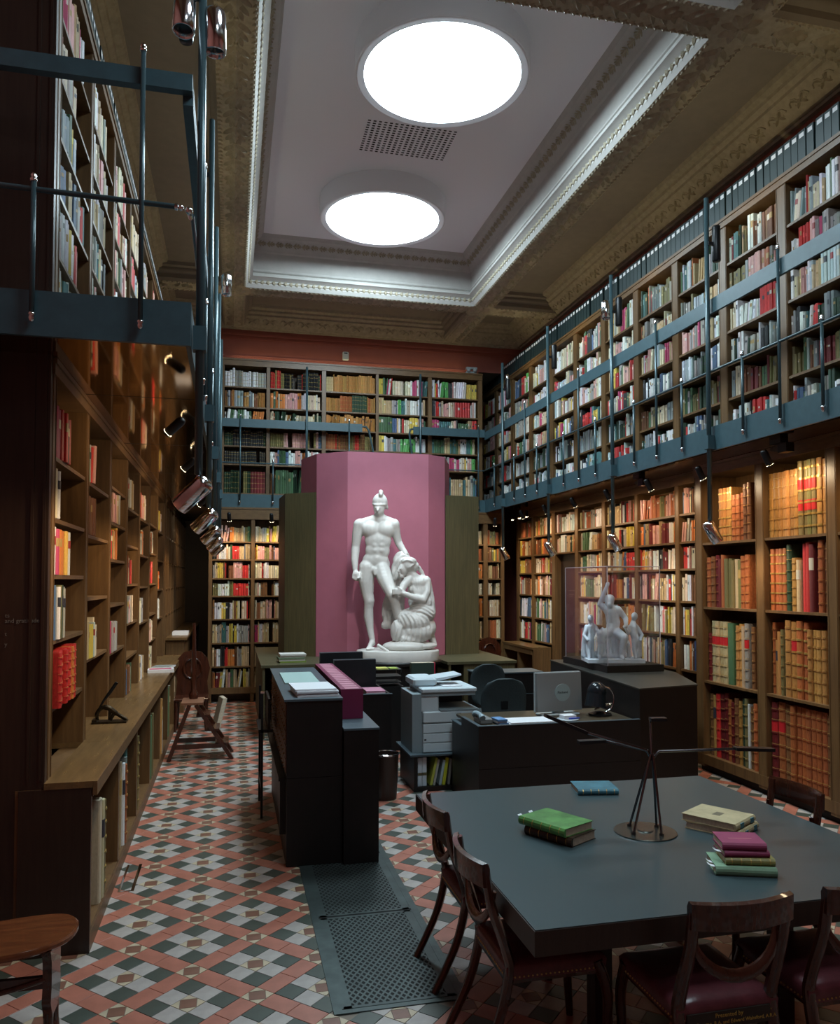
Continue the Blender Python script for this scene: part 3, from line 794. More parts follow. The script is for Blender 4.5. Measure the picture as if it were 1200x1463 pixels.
# right lower case (behind the glass case) local x = 13.6 - Y ; bays
RLU = [13.6 - y for y in (13.45, 12.72, 11.82, 10.95, 10.06, 9.15, 8.2, 7.66)]
SHL = [2.78, 2.46, 2.15, 1.78, 1.39, 1.0]
RL = bookcase('oak_bookcase', 'tall oak bookcase of coloured spines behind the glass case, under the gallery', (5.03, 13.6), -math.pi / 2, RLU, [.10, .10, .14, .12, .11, .09, .09, .05], .0, GZ0,
              {0: SHL, 1: SHL, 2: [2.78, 2.46], 3: SHL, 4: SHL, 5: SHL, 6: SHL}, .26, beam=.13, base=.1)
TL = [3.10, 2.755, 2.435, 2.125, 1.755, 1.365]
for i in range(7):
    a, b = gap(RL, i)
    for k in range(6):
        if i == 2 and k > 1: continue
        pal = 'modern'
        if i in (0, 1): pal = ['warm', 'warm', 'warm', 'modern', 'bright', 'bright'][k]
        if i in (2, 3): pal = ['upright_old', 'upright_old', 'modern', 'pale', 'pale', 'pale'][k]
        if i == 5 and k == 0: pal = [(C_RUST, 6), (C_PINK, 2), (C_OLIVE, 1)]
        fill(RL, i, k, a, b, SHL[k], TL[k] - SHL[k], pal, tmin=.012, tmax=.04, hmin=.72, depth=.2, place='%s of %s bay, behind the glass case' % (shelfname[k], nth(i + 1)))
# dark door panel in the third bay with a small notice, and the counters in the far bays
a, b = gap(RL, 2)
dp = part('door_panel', DARKWOOD, RL['t'], lambda m: m.box(a, b, .10, .12, .1, 2.43))
NOT = plain('notice_grey', (.16, .13, .11), .6)
for z_, w_ in ((1.86, .62), (1.80, .62), (1.77, .42)): box('notice_line', NOT, dp, a + .30, a + w_, .0985, .0995, z_, z_ + .008)
ct = part('corner_counter', COUNTER, None, lambda m: m.box(4.70, 5.026, 11.92, 13.35, .905, .94))
tag(ct, 'narrow oak counter ledge below the far bays, next to the dark door panel', 'counter')
for y_ in (11.92, 12.6, 13.3): box('counter_support', WOOD, ct, 4.72, 5.026, y_, y_ + .05, 0, .905)
box('counter_rail', WOOD, ct, 4.71, 4.73, 11.97, 13.3, .82, .905)
box('counter_back', WOOD, ct, 4.98, 5.02, 11.97, 13.3, 0, .82)

# back lower case, left of the screen, and right of it
SHK = [2.67, 2.373, 2.059, 1.768, 1.385, .991, .604, .252]; TK = [2.969, 2.645, 2.35, 2.035, 1.745, 1.36, .965, .58]
KL = bookcase('oak_bookcase', 'oak bookcase of eight full shelves between the library steps and the rose screen', (0, 13.44), 0, [-.345, .34, .97], [.06, .06, .06], 0, GZ0, SHK[:-1], .33, beam=.2, base=.25)
ordn = ['top', 'second', 'third', 'fourth', 'fifth', 'sixth', 'seventh', 'bottom']
for i in range(2):
    a, b = gap(KL, i)
    for k in range(8):
        fill(KL, i, k, a, b, SHK[k], TK[k] - SHK[k], 'modern' if k != 5 else 'bright', tmin=.014, tmax=.04, hmin=.72, place='%s shelf of %s bay beside the rose screen' % (ordn[k], nth(i + 1)))
KR = bookcase('oak_bookcase', 'narrow oak bookcase on the end wall beyond the staff desk', (0, 13.44), 0, [3.70, 4.42, 4.74], [.06, .08, .06], 0, GZ0, SHK[:-1], .33, beam=.2, base=.25)
for i in range(2):
    a, b = gap(KR, i)
    for k in range(8):
        fill(KR, i, k, a, b, SHK[k], TK[k] - SHK[k], 'warm', tmin=.014, tmax=.04, hmin=.72, place='%s shelf of %s bay, narrow end-wall case' % (ordn[k], nth(i + 1)))

# tall folio case  local x = 7.5 - Y
FO = bookcase('folio_bookcase', 'deep oak bookcase of tall leather folios beside the reading table', (4.86, 7.60), -math.pi / 2, [.095, 1.10, 2.02, 3.0], [.13, .12, .12, .12], .06, GZ0,
              [2.41, 1.735, .96], .42, beam=.12, base=.125, strip=True)
part('toe_kick', plain('toe_kick_black', (.008, .006, .005), .7), FO['t'], lambda m: m.box(.03, 3.06, .05, .42, 0, .06))
T_, R_, B_, M_, O_ = C_TAN, C_RUST, C_BROWN, C_MAROON, C_OLIVE
FOL = {
 (0, 0): (2.41, [(T_, .047, .55, 'gilt')] * 5 + [(None, .01, 0)] + [(R_, .06, .46, 'leather')] * 2 + [(R_, .06, .47, 'leather'), (B_, .05, .55, 'leather'), (B_, .05, .56, 'leather')]),
 (0, 1): (1.735, [(R_, .07, .52, 'leather'), (None, .01, 0), (B_, .06, .53, 'leather'), (M_, .055, .54, 'leather'), (M_, .045, .5, 'plain'), (R_, .045, .54, 'plain'), (O_, .055, .5, 'plain'), (O_, .05, .5, 'plain'), (O_, .05, .48, 'plain'), (C_BUFF, .06, .49, 'plain'), (O_, .06, .48, 'plain'), (R_, .065, .52, 'leather'), (R_, .06, .53, 'leather')]),
 (0, 2): (.96, [(M_, .05, .5, 'leather')] + [(C_BUFF, .072, .63, 'redlabel')] * 4 + [(C_GREEN, .09, .62, 'plain'), (None, .02, 0), (T_, .06, .6, 'leather'), (T_, .055, .62, 'leather'), (C_BUFF, .05, .6, 'plain'), (C_GREY, .06, .63, 'redlabel'), (None, .02, 0), (B_, .05, .6, 'leather')]),
 (0, 3): (.185, [(B_, .06, .64, 'leather'), (T_, .05, .63, 'plain'), (C_RED, .07, .65, 'leather'), (M_, .075, .66, 'leather'), (M_, .06, .68, 'leather'), (R_, .055, .62, 'leather'), (M_, .05, .6, 'leather'), (B_, .06, .65, 'leather'), (T_, .05, .63, 'leather'), (C_DGREEN, .055, .66, 'leather'), (O_, .05, .67, 'leather'), (C_WHITE, .025, .62, 'plain'), (B_, .06, .6, 'leather'), (R_, .06, .64, 'leather')]),
 (1, 0): (2.41, [(T_, .056, .60, 'leather')] * 7 + [(O_, .056, .66, 'redband')] * 4 + [(T_, .07, .66, 'gilt'), (T_, .06, .64, 'leather')]),
 (1, 1): (1.735, [(R_, .055, .57, 'gilt')] * 4 + [(C_DGREEN, .06, .6, 'leather'), (T_, .06, .48, 'leather'), (C_BUFF, .05, .46, 'plain'), (None, .02, 0), (C_RED, .05, .6, 'plain'), (C_RED, .05, .61, 'plain'), (M_, .05, .59, 'plain'), (None, .06, 0), (R_, .06, .62, 'leather'), (B_, .05, .6, 'leather'), (B_, .055, .58, 'leather'), (M_, .05, .57, 'leather')]),
 (1, 2): (.96, [(R_, .045, .66, 'leather'), (T_, .04, .5, 'plain'), (T_, .05, .58, 'plain'), (O_, .04, .6, 'leather'), (C_BUFF, .02, .63, 'plain'), (T_, .075, .69, 'leather'), (T_, .075, .68, 'redlabel'), (R_, .07, .69, 'gilt'), (R_, .06, .68, 'gilt')] + [(T_, .055, .62, 'leather')] * 4 + [(T_, .07, .63, 'leather'), (None, .02, 0), (M_, .05, .66, 'plain')]),
 (1, 3): (.185, [(M_, .085, .70, 'redlabel'), (R_, .085, .71, 'redlabel'), (B_, .08, .7, 'leather')] + [(R_, .062, .70, 'leather')] * 6 + [(R_, .062, .70, 'leather'), (B_, .05, .69, 'leather'), (C_MAG, .07, .74, 'plain'), (O_, .04, .7, 'leather'), (M_, .05, .69, 'leather'), (M_, .05, .68, 'leather')]),
}
bn = ['folio bay nearer the glass case', 'folio bay nearer the entrance', 'end folio bay']
for (i, k), (z, seq) in FOL.items():
    a, b = gap(FO, i)
    fill(FO, i, k, a + (.01 if (i, k) != (0, 0) else .20), b, z, 1, 'leather', seq=seq, depth=.34, ly=.045, force=True, place='%s of %s' % (['top shelf', 'second shelf', 'third shelf', 'bottom shelf'][k], bn[i]))
for k, z in enumerate((2.41, 1.735, .96, .185)):
    a, b = gap(FO, 2)
    fill(FO, 2, k, a, b, z, .68, 'leather', tmin=.045, tmax=.07, hmin=.8, depth=.34, ly=.045, style='leather', place='%s of %s' % (['top shelf', 'second shelf', 'third shelf', 'bottom shelf'][k], bn[2]))
fe = part('bookcase_end_panel', DARKWOOD, None, lambda m: m.box(4.84, XR - .001, 4.40, 4.528, 0, GZ0 - .001))
tag(fe, 'dark wooden end panel closing the folio bookcase under the gallery', 'panel')

# ------------------------------------------------------------------ books: the 300 that show largest one by one, the rest as one mass
def unit_cover(kind):
    m = MB()
    o = [(-.5, 1), (-.5, .05), (-.42, .02), (-.2, .003), (0, 0), (.2, .003), (.42, .02), (.5, .05), (.5, 1)]
    i = [(.43, 1), (.43, .07), (0, .055), (-.43, .07), (-.43, 1)]
    m.prism([(x, y) for x, y in reversed(o + i)] if False else (o + i), 0, 1)
    if kind != 'plain':
        zs = (.12, .28, .44, .60, .76, .90)
        for z in zs:
            q = [(-.515, .05), (-.43, .005), (-.2, -.018), (0, -.022), (.2, -.018), (.43, .005), (.515, .05)]
            hw = .008 if kind == 'leather' else .013
            m.prism(q, z - hw, z + hw, 0 if kind == 'leather' else 1)
            if kind == 'leather':
                q2 = [(x * 1.0, y + .006) for x, y in q]
                m.prism(q2, z + hw + .004, z + hw + .009, 1)
    return m.mesh('book_cover_' + kind, [LEATHER if kind != 'plain' else CLOTH, GILT])
UC = {k: unit_cover(k) for k in ('plain', 'leather', 'gilt')}
UPG = MB().box(-.43, .43, .06, .97, .012, .985).mesh('page_block', PAPER)
def unit_label(z0, z1):
    q = [(-.5, .05), (-.43, .012), (-.2, -.006), (0, -.009), (.2, -.006), (.43, .012), (.5, .05), (.4, .07), (-.4, .07)]
    return MB().prism(q, z0, z1).mesh('title_label', mat('book_title_label', objcol=True, rough=.5))
UL = {'redband': [unit_label(.60, .76), unit_label(.33, .47)], 'redlabel': [unit_label(.615, .75)], 'title': [unit_label(.62, .80)]}
def spine_area(b):
    R = Matrix.Rotation(b['rz'], 3, 'Z'); q = []
    for x, z in ((-.5, 0), (.5, 0), (.5, 1), (-.5, 1)):
        w = b['p'] + R @ Vector((x * b['t'], 0, 0)); w.z += z * b['h']
        s = proj(w)
        if s is None: return 0
        q.append(s)
    if not any(-5 < s[0] < 1205 and 0 < s[1] < 1463 for s in q): return 0
    cx_ = sum(s[0] for s in q) / 4
    if cx_ > 1200 or cx_ < 0: return 0
    return abs(sum(q[i][0] * q[(i + 1) % 4][1] - q[(i + 1) % 4][0] * q[i][1] for i in range(4))) / 2
for b in BOOKS: b['a'] = spine_area(b)
order = sorted(BOOKS, key=lambda b: -(b['a'] + (1e5 if b['force'] and b['a'] > 0 else 0)))
SINGLE = set(id(b) for b in order[:288])
STYLEWORD = {'plain': 'cloth', 'leather': 'leather', 'gilt': 'gilt-banded leather', 'redlabel': 'red-labelled', 'redband': 'red-banded gilt'}
sb = MB()
for b in BOOKS:
    rot = (0, b['lean'], b['rz'])
    if id(b) in SINGLE:
        lab = '%s %s book, %s on %s' % (CN[b['base']], STYLEWORD[b['style']], nth(b['n']), b['place'])
        lab = lab.replace('  ', ' ')
        t = thing('book', lab, 'book', b['p'], rot=rot, group='books on the shelves')
        st = b['style']; k = {'plain': 'plain', 'leather': 'leather', 'gilt': 'gilt', 'redlabel': 'leather', 'redband': 'gilt'}[st]
        sc = (b['t'], b['d'], b['h'])
        c = mesh_obj('cover', UC[k], t, None, None, sc); c.color = (*b['col'], 1)
        mesh_obj('page_block', UPG, t, None, None, sc)
        if st in UL:
            for u in UL[st]:
                l = mesh_obj('title_label', u, t, None, None, sc); l.color = (.42, .012, .016, 1)
        elif st == 'plain' and b['t'] > .02 and RND.random() < .45:
            l = mesh_obj('title_label', UL['title'][0], t, None, None, sc)
            l.color = (*RND.choice([(.5, .45, .36), (.03, .03, .04), (.35, .22, .07), (.25, .03, .03)]), 1)
    else:
        M = Matrix.Translation(b['p']) @ Euler(rot).to_matrix().to_4x4() @ Matrix.Diagonal((b['t'], b['d'], b['h'], 1))
        c = b['col']; g_ = tuple(v * .6 + .03 for v in (.5, .43, .32))
        vs = [M @ Vector(p) for p in ((-.5, 1, 0), (-.5, .05, 0), (0, 0, 0), (.5, .05, 0), (.5, 1, 0), (-.5, 1, 1), (-.5, .05, 1), (0, 0, 1), (.5, .05, 1), (.5, 1, 1))]
        sb.add(vs, [(0, 5, 6, 1), (1, 6, 7, 2), (2, 7, 8, 3), (3, 8, 9, 4)], 0, c)
        sb.add([M @ Vector(p) for p in ((-.5, .04, 1), (0, 0, 1), (.5, .04, 1), (.5, 1, 1), (-.5, 1, 1))], [(0, 1, 2, 3, 4)], 0, g_)
        r = RND.random()
        if b['style'] != 'plain' and b['style'] != 'x':
            for z in (.2, .45, .7, .88):
                sb.add([M @ Vector(p) for p in ((-.5, .04, z), (0, -.012, z), (.5, .04, z), (.5, .04, z + .02), (0, -.012, z + .02), (-.5, .04, z + .02))], [(0, 1, 4, 5), (1, 2, 3, 4)], 0, (.34, .22, .07))
        elif r < .55:
            z0 = RND.uniform(.5, .75); z1 = z0 + RND.uniform(.06, .2)
            lc_ = RND.choice([(.55, .52, .46), (.05, .05, .06), (.32, .21, .08), tuple(v * .4 for v in c), tuple(min(.8, v * 1.8 + .05) for v in c)])
            sb.add([M @ Vector(p) for p in ((-.4, .035, z0), (0, -.008, z0), (.4, .035, z0), (.4, .035, z1), (0, -.008, z1), (-.4, .035, z1))], [(0, 1, 4, 5), (1, 2, 3, 4)], 0, lc_)
so = sb.build('shelved_books', BOOKSTUFF); so['kind'] = 'stuff'
tag(so, 'the remaining rows of small book spines filling the farther shelves', 'books')

# ------------------------------------------------------------------ box files along the case tops
BFB = MB(); BFB.box(-.5, .5, 0, 1, 0, 1)
bf_me = BFB.mesh('box_body', BOXFILE)
bf_lab = MB().box(-.30, .30, -.004, 0, .78, .92).mesh('box_label', WHITEP)
bf_seam = MB().box(-.5, -.44, -.003, 0, 0, 1).mesh('box_seam', plain('box_seam_black', (.004, .006, .006), .6))
def boxfiles(axis, face, y0, y1, sgn, where, z=5.755, rz=0, dy=.05):
    p = y0; n = 0; blk = 0
    while abs(p - y0) < abs(y1 - y0):
        n += 1
        w = RND.choice([.088, .088, .092, .10]); p2 = p + sgn * w / 2
        if axis == 'x': loc = (face, p2, z)
        else: loc = (p2, face, z)
        t = thing('box_file', 'black labelled box file, %s from the corner on top of the %s' % (nth(n), where), 'box file', loc, rz, 'black box files on the gallery case tops')
        h = .285 + RND.uniform(-.004, .004)
        mesh_obj('body', bf_me, t, None, None, (w - .007, .26, h)); mesh_obj('spine_label', bf_lab, t, None, None, (w, .26, h))
        p += sgn * w; blk += 1
        if RND.random() < .3: p += sgn * RND.choice([.01, .02, .05])
boxfiles('x', 4.93, 15.1, 4.3, -1, 'folio-side gallery case', rz=-math.pi / 2)
boxfiles('x', -.99, 12.9, 4.75, -1, 'worktop-side gallery case', rz=math.pi / 2)
# ------------------------------------------------------------------ galleries
BAL = MB()
def baluster_mesh(top):
    m = MB(); m.cyl((0, 0, 3.335), (0, 0, top - .03), .013, n=10)
    return m.mesh('baluster', STEELBAR, True)
def knob_mesh():
    m = MB(); m.lathe([(.0, 3.300), (.012, 3.304), (.017, 3.318), (.013, 3.331), (.018, 3.335), (.018, 3.345), (0, 3.346)], 10, cap=False)
    return m.mesh('knob', CHROME, True)
def finial_mesh(top):
    m = MB(); m.lathe([(0, top - .036), (.018, top - .035), (.018, top - .022), (.012, top - .02), (.016, top - .008), (.011, top + .005), (0, top + .008)], 10, cap=False)
    return m.mesh('finial', CHROME, True)
BS, BT = baluster_mesh(4.05), baluster_mesh(4.80)
KN = knob_mesh(); KS, KT = finial_mesh(4.05), finial_mesh(4.80)
POST = MB().cyl((0, 0, 2.58), (0, 0, 5.66), .022, n=14).mesh('post', STEELBAR, True)
CLAMP = MB().box(-.035, .035, -.035, .035, 3.25, 3.38).mesh('clamp', STEEL)
STEM = MB().cyl((0, 0, 2.545), (0, 0, 2.585), .013, n=10).mesh('stem', CHROME, True)
UPBOX = MB().lathe([(.0, 5.05), (.036, 5.05), (.04, 5.06), (.04, 5.38), (.036, 5.39), (0, 5.39)], 14).mesh('uplight_body', BLACKM, True)
def bal(t, x, y, tall):
    o = mesh_obj('baluster', BT if tall else BS, t, (x, y, 0)); mesh_obj('finial', KT if tall else KS, o); mesh_obj('knob', KN, o)
def post(t, x, y, side=(1, 0)):
    o = mesh_obj('lamp_post', POST, t, (x, y, 0)); mesh_obj('clamp', CLAMP, o); mesh_obj('stem', STEM, o)
    return o
def rod(t, name, a, b, r=.012, m=None): return part(name, m or STEELBAR, t, lambda q: q.cyl(a, b, r, n=10), 40)

# right gallery
XF = 4.42
ga = thing('gallery', 'blue-grey steel gallery with hanging lamp posts running above the folio bookcase', 'gallery')
box('fascia', STEEL, ga, XF, XF + .025, YN + .01, 13.45, GZ0, GZ1)
box('deck', STEEL, ga, XF + .06, XR - .0005, YN + .01, 17.5, GZ1 - .06, GZ1 - .002)
box('soffit_panel', SOFFIT, ga, XF + .06, XR - .0005, YN + .01, 17.5, GZ0 + .002, GZ0 + .012)
box('handrail_band', STEEL, ga, XF - .006, XF + .022, YN + .01, 13.47, 4.55, 4.69)
rod(ga, 'thin_rail', (XF - .02, YN + .01, 3.99), (XF - .02, 13.45, 3.99), .012)
for k in range(-2, 5):
    y = 4.625 + 1.943 * k
    post(ga, XF - .04, y)
    for q, tall in ((1, 0), (2, 1), (3, 0)):
        if y + q * .486 < 13.35: bal(ga, XF - .022, y + q * .486, tall)

# left gallery with the end railing
XG = -.245
gl = thing('gallery', 'blue-grey steel gallery whose railed end faces the entrance, over the oak worktop', 'gallery')
YE = 4.27
box('fascia', STEEL, gl, XG, XG + .025, YE, 13.45, GZ0, GZ1)
box('end_fascia', STEEL, gl, XL + .001, XG, YE, YE + .025, GZ0, GZ1)
box('deck', STEEL, gl, XL + .001, XG, YE + .025, 13.45, GZ1 - .06, GZ1 - .002)
box('soffit_panel', SOFFIT, gl, XL + .001, XG, YE + .025, 13.45, GZ0 + .002, GZ0 + .012)
for y in (5.55, 7.45, 9.4, 11.3): box('soffit_joint', plain('soffit_joint_dark', (.03, .02, .01), .4), gl, XL + .3, XG, y, y + .006, GZ0 + .0005, GZ0 + .002)
part('handrail_band', STEEL, gl, lambda m: (m.box(XL + .001, XG + .022, YE - .012, YE + .04, 4.60, 4.69), m.box(XG - .03, XG + .022, YE + .04, 13.47, 4.55, 4.69)))
rod(gl, 'thin_rail', (XL + .001, YE - .02, 3.985), (XG - .06, YE - .02, 3.965), .014)
rod(gl, 'thin_rail', (XG + .02, YE + .12, 3.99), (XG + .02, 13.45, 3.99), .012)
part('rail_joint', CHROME, gl, lambda m: (m.cyl((XG - .06, YE - .02, 3.965), (XG - .045, YE - .02, 3.964), .018, n=10), m.sphere((XG - .03, YE - .02, 3.962), .016), m.sphere((XG + .01, YE - .01, 3.955), .02), m.cyl((XG + .01, YE + .02, 3.955), (XG + .012, YE + .12, 3.975), .012, n=8)), 40)
for x, tall in ((-.985, 0), (-.47, 1)): bal(gl, x, YE - .028, tall)
for k in range(0, 5):
    y = 4.40 + 1.943 * k
    post(gl, XG + .065, y)
    for q, tall in ((1, 0), (2, 1), (3, 0)):
        bal(gl, XG + .047, y + q * .486, tall)

# back gallery
YG = 13.45
gb = thing('gallery', 'blue-grey steel gallery across the end wall, its band rail broken above the statue', 'gallery')
box('fascia', STEEL, gb, XG + .026, XF - .001, YG, YG + .025, GZ0 - .03, GZ1 - .01)
box('deck', STEEL, gb, XG + .026, XF - .001, YG + .025, YB - .0005, GZ1 - .06, GZ1 - .004)
box('handrail_band', STEEL, gb, XG + .03, 2.18, YG - .02, YG + .008, 4.59, 4.73)
box('handrail_band', STEEL, gb, 3.09, XF - .012, YG - .02, YG + .008, 4.59, 4.73)
part('rail_return', STEELBAR, gb, lambda m: m.tube([(2.18, YG, 4.69), (2.25, YG, 4.69), (2.30, YG, 4.62), (2.36, YG, 4.35), (2.47, YG, 3.6)], .018, 8), 40)
part('rail_return', STEELBAR, gb, lambda m: m.tube([(3.09, YG, 4.69), (3.04, YG, 4.68), (3.02, YG, 4.60), (3.06, YG, 4.3), (3.16, YG, 3.6)], .018, 8), 40)
rod(gb, 'thin_rail', (XG + .03, YG - .03, 3.985), (2.2, YG - .03, 3.985), .012)
rod(gb, 'thin_rail', (3.1, YG - .03, 3.985), (XF - .04, YG - .03, 3.985), .012)
for x, tall in ((.12, 1), (.66, 0), (1.95, 1), (2.2, 0), (3.6, 0), (4.28, 1)): bal(gb, x, YG - .035, tall)
for x in (1.22, 3.21): mesh_obj('post', MB().cyl((0, 0, 3.30), (0, 0, 5.66), .02, n=12).mesh('post', STEELBAR, True), gb, (x, YG - .045, 0))

# ------------------------------------------------------------------ spot lamps
LENS = mat('lit_lamp_lens', (.9, .8, .6), .4, emit=(1., .80, .5), estr=30.)
LENSOFF = plain('lamp_glass_dark', (.02, .02, .02), .2)
SB = MB().lathe([(.0, .075), (.03, .073), (.048, .06), (.055, .04), (.055, -.145), (.051, -.15), (.047, -.148), (.046, -.10)], 24, cap=False).mesh('lamp_body', CHROME, True)
SBB = MB().lathe([(.0, .075), (.03, .073), (.04, .06), (.045, .04), (.045, -.145), (.041, -.15), (.038, -.148), (.037, -.10)], 20, cap=False).mesh('lamp_body_black', BLACKM, True)
SL = MB().lathe([(.046, -.13), (.0, -.13)], 24, cap=False).mesh('lens', LENS)
SLO = MB().lathe([(.046, -.12), (.0, -.12)], 24, cap=False).mesh('lens', LENSOFF)
def spot(label, loc, target, power, chrome=True, lit=True, size=1.0, ang=80, col=WARM, blend=.6, group=None, off=True):
    d = (Vector(target) - Vector(loc)).normalized()
    rot = d.to_track_quat('-Z', 'Y').to_euler()
    t = thing('spot_lamp', label, 'spot lamp', loc, rot=rot, group=group)
    mesh_obj('lamp_body', SB if chrome else SBB, t, None, None, (size,) * 3)
    mesh_obj('lens', SL if (lit or power > 0) else SLO, t, None, None, (size,) * 3)
    if power > 0:
        p = Vector(loc) + d * (.17 * size)
        light('SPOT', 'spot_beam', p, col, power * SPOT_GAIN, target=Vector(target), spot_size=math.radians(ang), spot_blend=blend, shadow_soft_size=.04)
    return t
# right posts: lamps hanging at the foot
for k in range(1, 5):
    y = 4.625 + 1.943 * k
    spot('chrome lamp at the foot of the %s folio-side post from the end wall' % nth(5 - k), (XF - .04, y, 2.50), (XF + .35, y - .12, 1.75), 14, lit=(k == 4), ang=130, blend=1.0)
# left posts
for k in range(0, 5):
    y = 4.40 + 1.943 * k
    spot('chrome lamp at the foot of the %s worktop-side post from the end panel' % nth(k + 1), (XG + .065, y, 2.50), (XG - .45, y + .25, 2.05), 20, lit=(k == 3), ang=100, size=.98)
# upper chrome lamps on the posts
spot('chrome spot lamp high on the first left post, turned down towards the tables', (-.115, 4.42, 5.10), (-.10, 4.48, 4.0), 0, lit=False, size=1.1)
spot('chrome spot lamp high on the first left post, seen from its dark mouth', (-.275, 4.40, 5.16), (-.30, 4.30, 4.4), 0, lit=False, size=1.1)
spot('chrome spot lamp jutting out high on the third post beside the worktop gallery', (-.08, 8.32, 5.12), (-.06, 8.30, 4.2), 0, lit=False)
spot('chrome spot lamp clipped near the top of the third post, folio-side gallery', (4.33, 8.55, 5.29), (4.30, 8.5, 4.5), 0, lit=False)
spot('small chrome spot lamp glowing by the corner post of the folio-side gallery', (4.50, 12.5, 5.46), (4.6, 12.4, 4.6), 6, lit=True, size=.6, ang=120)
# black uplights clipped to the right posts
for k in (-1, 0, 1, 2, 3, 4):
    y = 4.625 + 1.943 * k
    u = thing('wall_washer', 'black cylinder lamp behind the %s folio-side post from the end wall' % nth(5 - k), 'lamp', (XF + .05, y - .02, 0))
    mesh_obj('lamp_body', UPBOX, u); light('SPOT', 'up_beam', (XF + .05, y - .02, 5.41), UPCOL, UPW, target=(XF + .75, y - .02, 6.7), spot_size=math.radians(150), spot_blend=.8, shadow_soft_size=.05); part('bracket', BLACKM, u, lambda m: m.box(-.09, -.03, -.012, .012, 5.2, 5.23))
for k in range(0, 5):
    y = 4.40 + 1.943 * k
    u = thing('wall_washer', 'black cylinder lamp behind the %s worktop-side post from the end panel' % nth(k + 1), 'lamp', (XG - .03, y + .14, 0))
    mesh_obj('lamp_body', UPBOX, u); light('SPOT', 'up_beam', (XG - .03, y + .14, 5.41), UPCOL, UPW * .7, target=(XG - .7, y + .14, 6.7), spot_size=math.radians(150), spot_blend=.8, shadow_soft_size=.05)
    part('bracket', BLACKM, u, lambda m: m.box(.03, .10, -.15, -.13, 5.2, 5.23))
# strip lamp lying on top of the end-wall case
STRIP = mat('lit_strip', (.9, .85, .7), .5, emit=UPCOL, estr=3.0)
sl = thing('strip_lamp', 'slim strip lamp lying on top of the end-wall gallery bookcase', 'lamp', (2.1, 13.86, 5.787))
box('housing', BLACKM, sl, -2.1, 2.1, -.03, .03, 0, .02); box('tube', STRIP, sl, -2.1, 2.1, -.02, .02, .02, .035)
# track lamps below the galleries (light the shelves under them)
for k, y in enumerate((4.95, 5.95, 6.95, 7.95, 8.95, 9.95, 10.95, 11.9)):
    spot('small black lamp under the folio-side gallery, %s from the end panel' % nth(k + 1), (4.52, y, 3.10), (4.98, y, 2.25), 12, chrome=False, lit=False, size=.7, ang=176, blend=.7)
for k, y in enumerate((12.6, 12.95, 13.3)):
    spot('small lit lamp under the folio-side gallery corner, %s from the end wall' % nth(3 - k), (4.86, y - .05, 3.17), (4.80, y - .25, 2.4), 7, chrome=False, lit=True, size=.55, ang=120)
for k, y in enumerate((5.45, 7.2, 8.9, 10.6)):
    spot('small black lamp glowing under the worktop-side gallery, %s from the railed end' % nth(k + 1), (-.36, y, 3.05), (-1.0, y + .35, 2.5), 7, chrome=False, lit=True, size=.7, ang=176, blend=.7)
for k, x in enumerate((-.05, .62)):
    spot('small black lamp above the case beside the rose screen, %s from the recess' % nth(k + 1), (x, 13.0, 3.06), (x + .1, 13.5, 1.7), 20, chrome=False, lit=False, size=.7, ang=120)
spot('small black lamp above the narrow end-wall case', (4.45, 13.0, 3.06), (4.5, 13.5, 1.7), 8, chrome=False, lit=False, size=.7, ang=120)
spot('added small fill lamp in the corner recess beyond the library steps', (-.50, 14.6, 3.08), (-1.0, 14.6, 2.0), 10, chrome=False, lit=False, size=.7, ang=170)  # added fill, brightens the otherwise black recess bookcase
# box-shaped black fittings under the right gallery
for k, y in enumerate((5.95, 8.38)):
    q = part('track_box', BLACKM, None, lambda m: (m.box(4.60, 4.68, y - .09, y + .05, 3.205, 3.242), m.box(4.62, 4.70, y - .14, y - .03, 3.12, 3.20), m.loft([[Vector((4.62, y - .03, 3.13)), Vector((4.70, y - .03, 3.13)), Vector((4.70, y - .03, 3.19)), Vector((4.62, y - .03, 3.19))], [Vector((4.66, y + .12, 3.165)), Vector((4.70, y + .12, 3.165)), Vector((4.70, y + .12, 3.19)), Vector((4.66, y + .12, 3.19))]])))
    tag(q, 'black wedge-shaped track fitting under the gallery, above %s' % ('the folio shelves' if k == 0 else 'the case behind the glass case'), 'lamp')
# wall devices on the end wall
dv = part('wall_sensor', plain('sensor_white', (.62, .66, .66), .5), None, lambda m: m.bbox(1.90, 2.01, YB - .07, YB - .001, 5.97, 6.12, .012))
part('sensor_window', plain('sensor_dark', (.03, .04, .045), .2), dv, lambda m: m.box(1.925, 1.985, YB - .072, YB - .07, 6.08, 6.10))
tag(dv, 'small white sensor box fixed to the red end wall', 'sensor')
el = part('emergency_light', plain('emergency_shell', (.30, .33, .34), .4), None, lambda m: (m.bbox(4.13, 4.33, 13.65, 13.75, 5.80, 5.84, .008), m.sphere((4.17, 13.63, 5.86), .04), m.sphere((4.29, 13.63, 5.86), .04), m.box(4.13, 4.33, 13.62, 13.7, 5.88, 5.91)))
tag(el, 'small twin-headed emergency lamp on the end of the gallery case below the red wall', 'lamp')
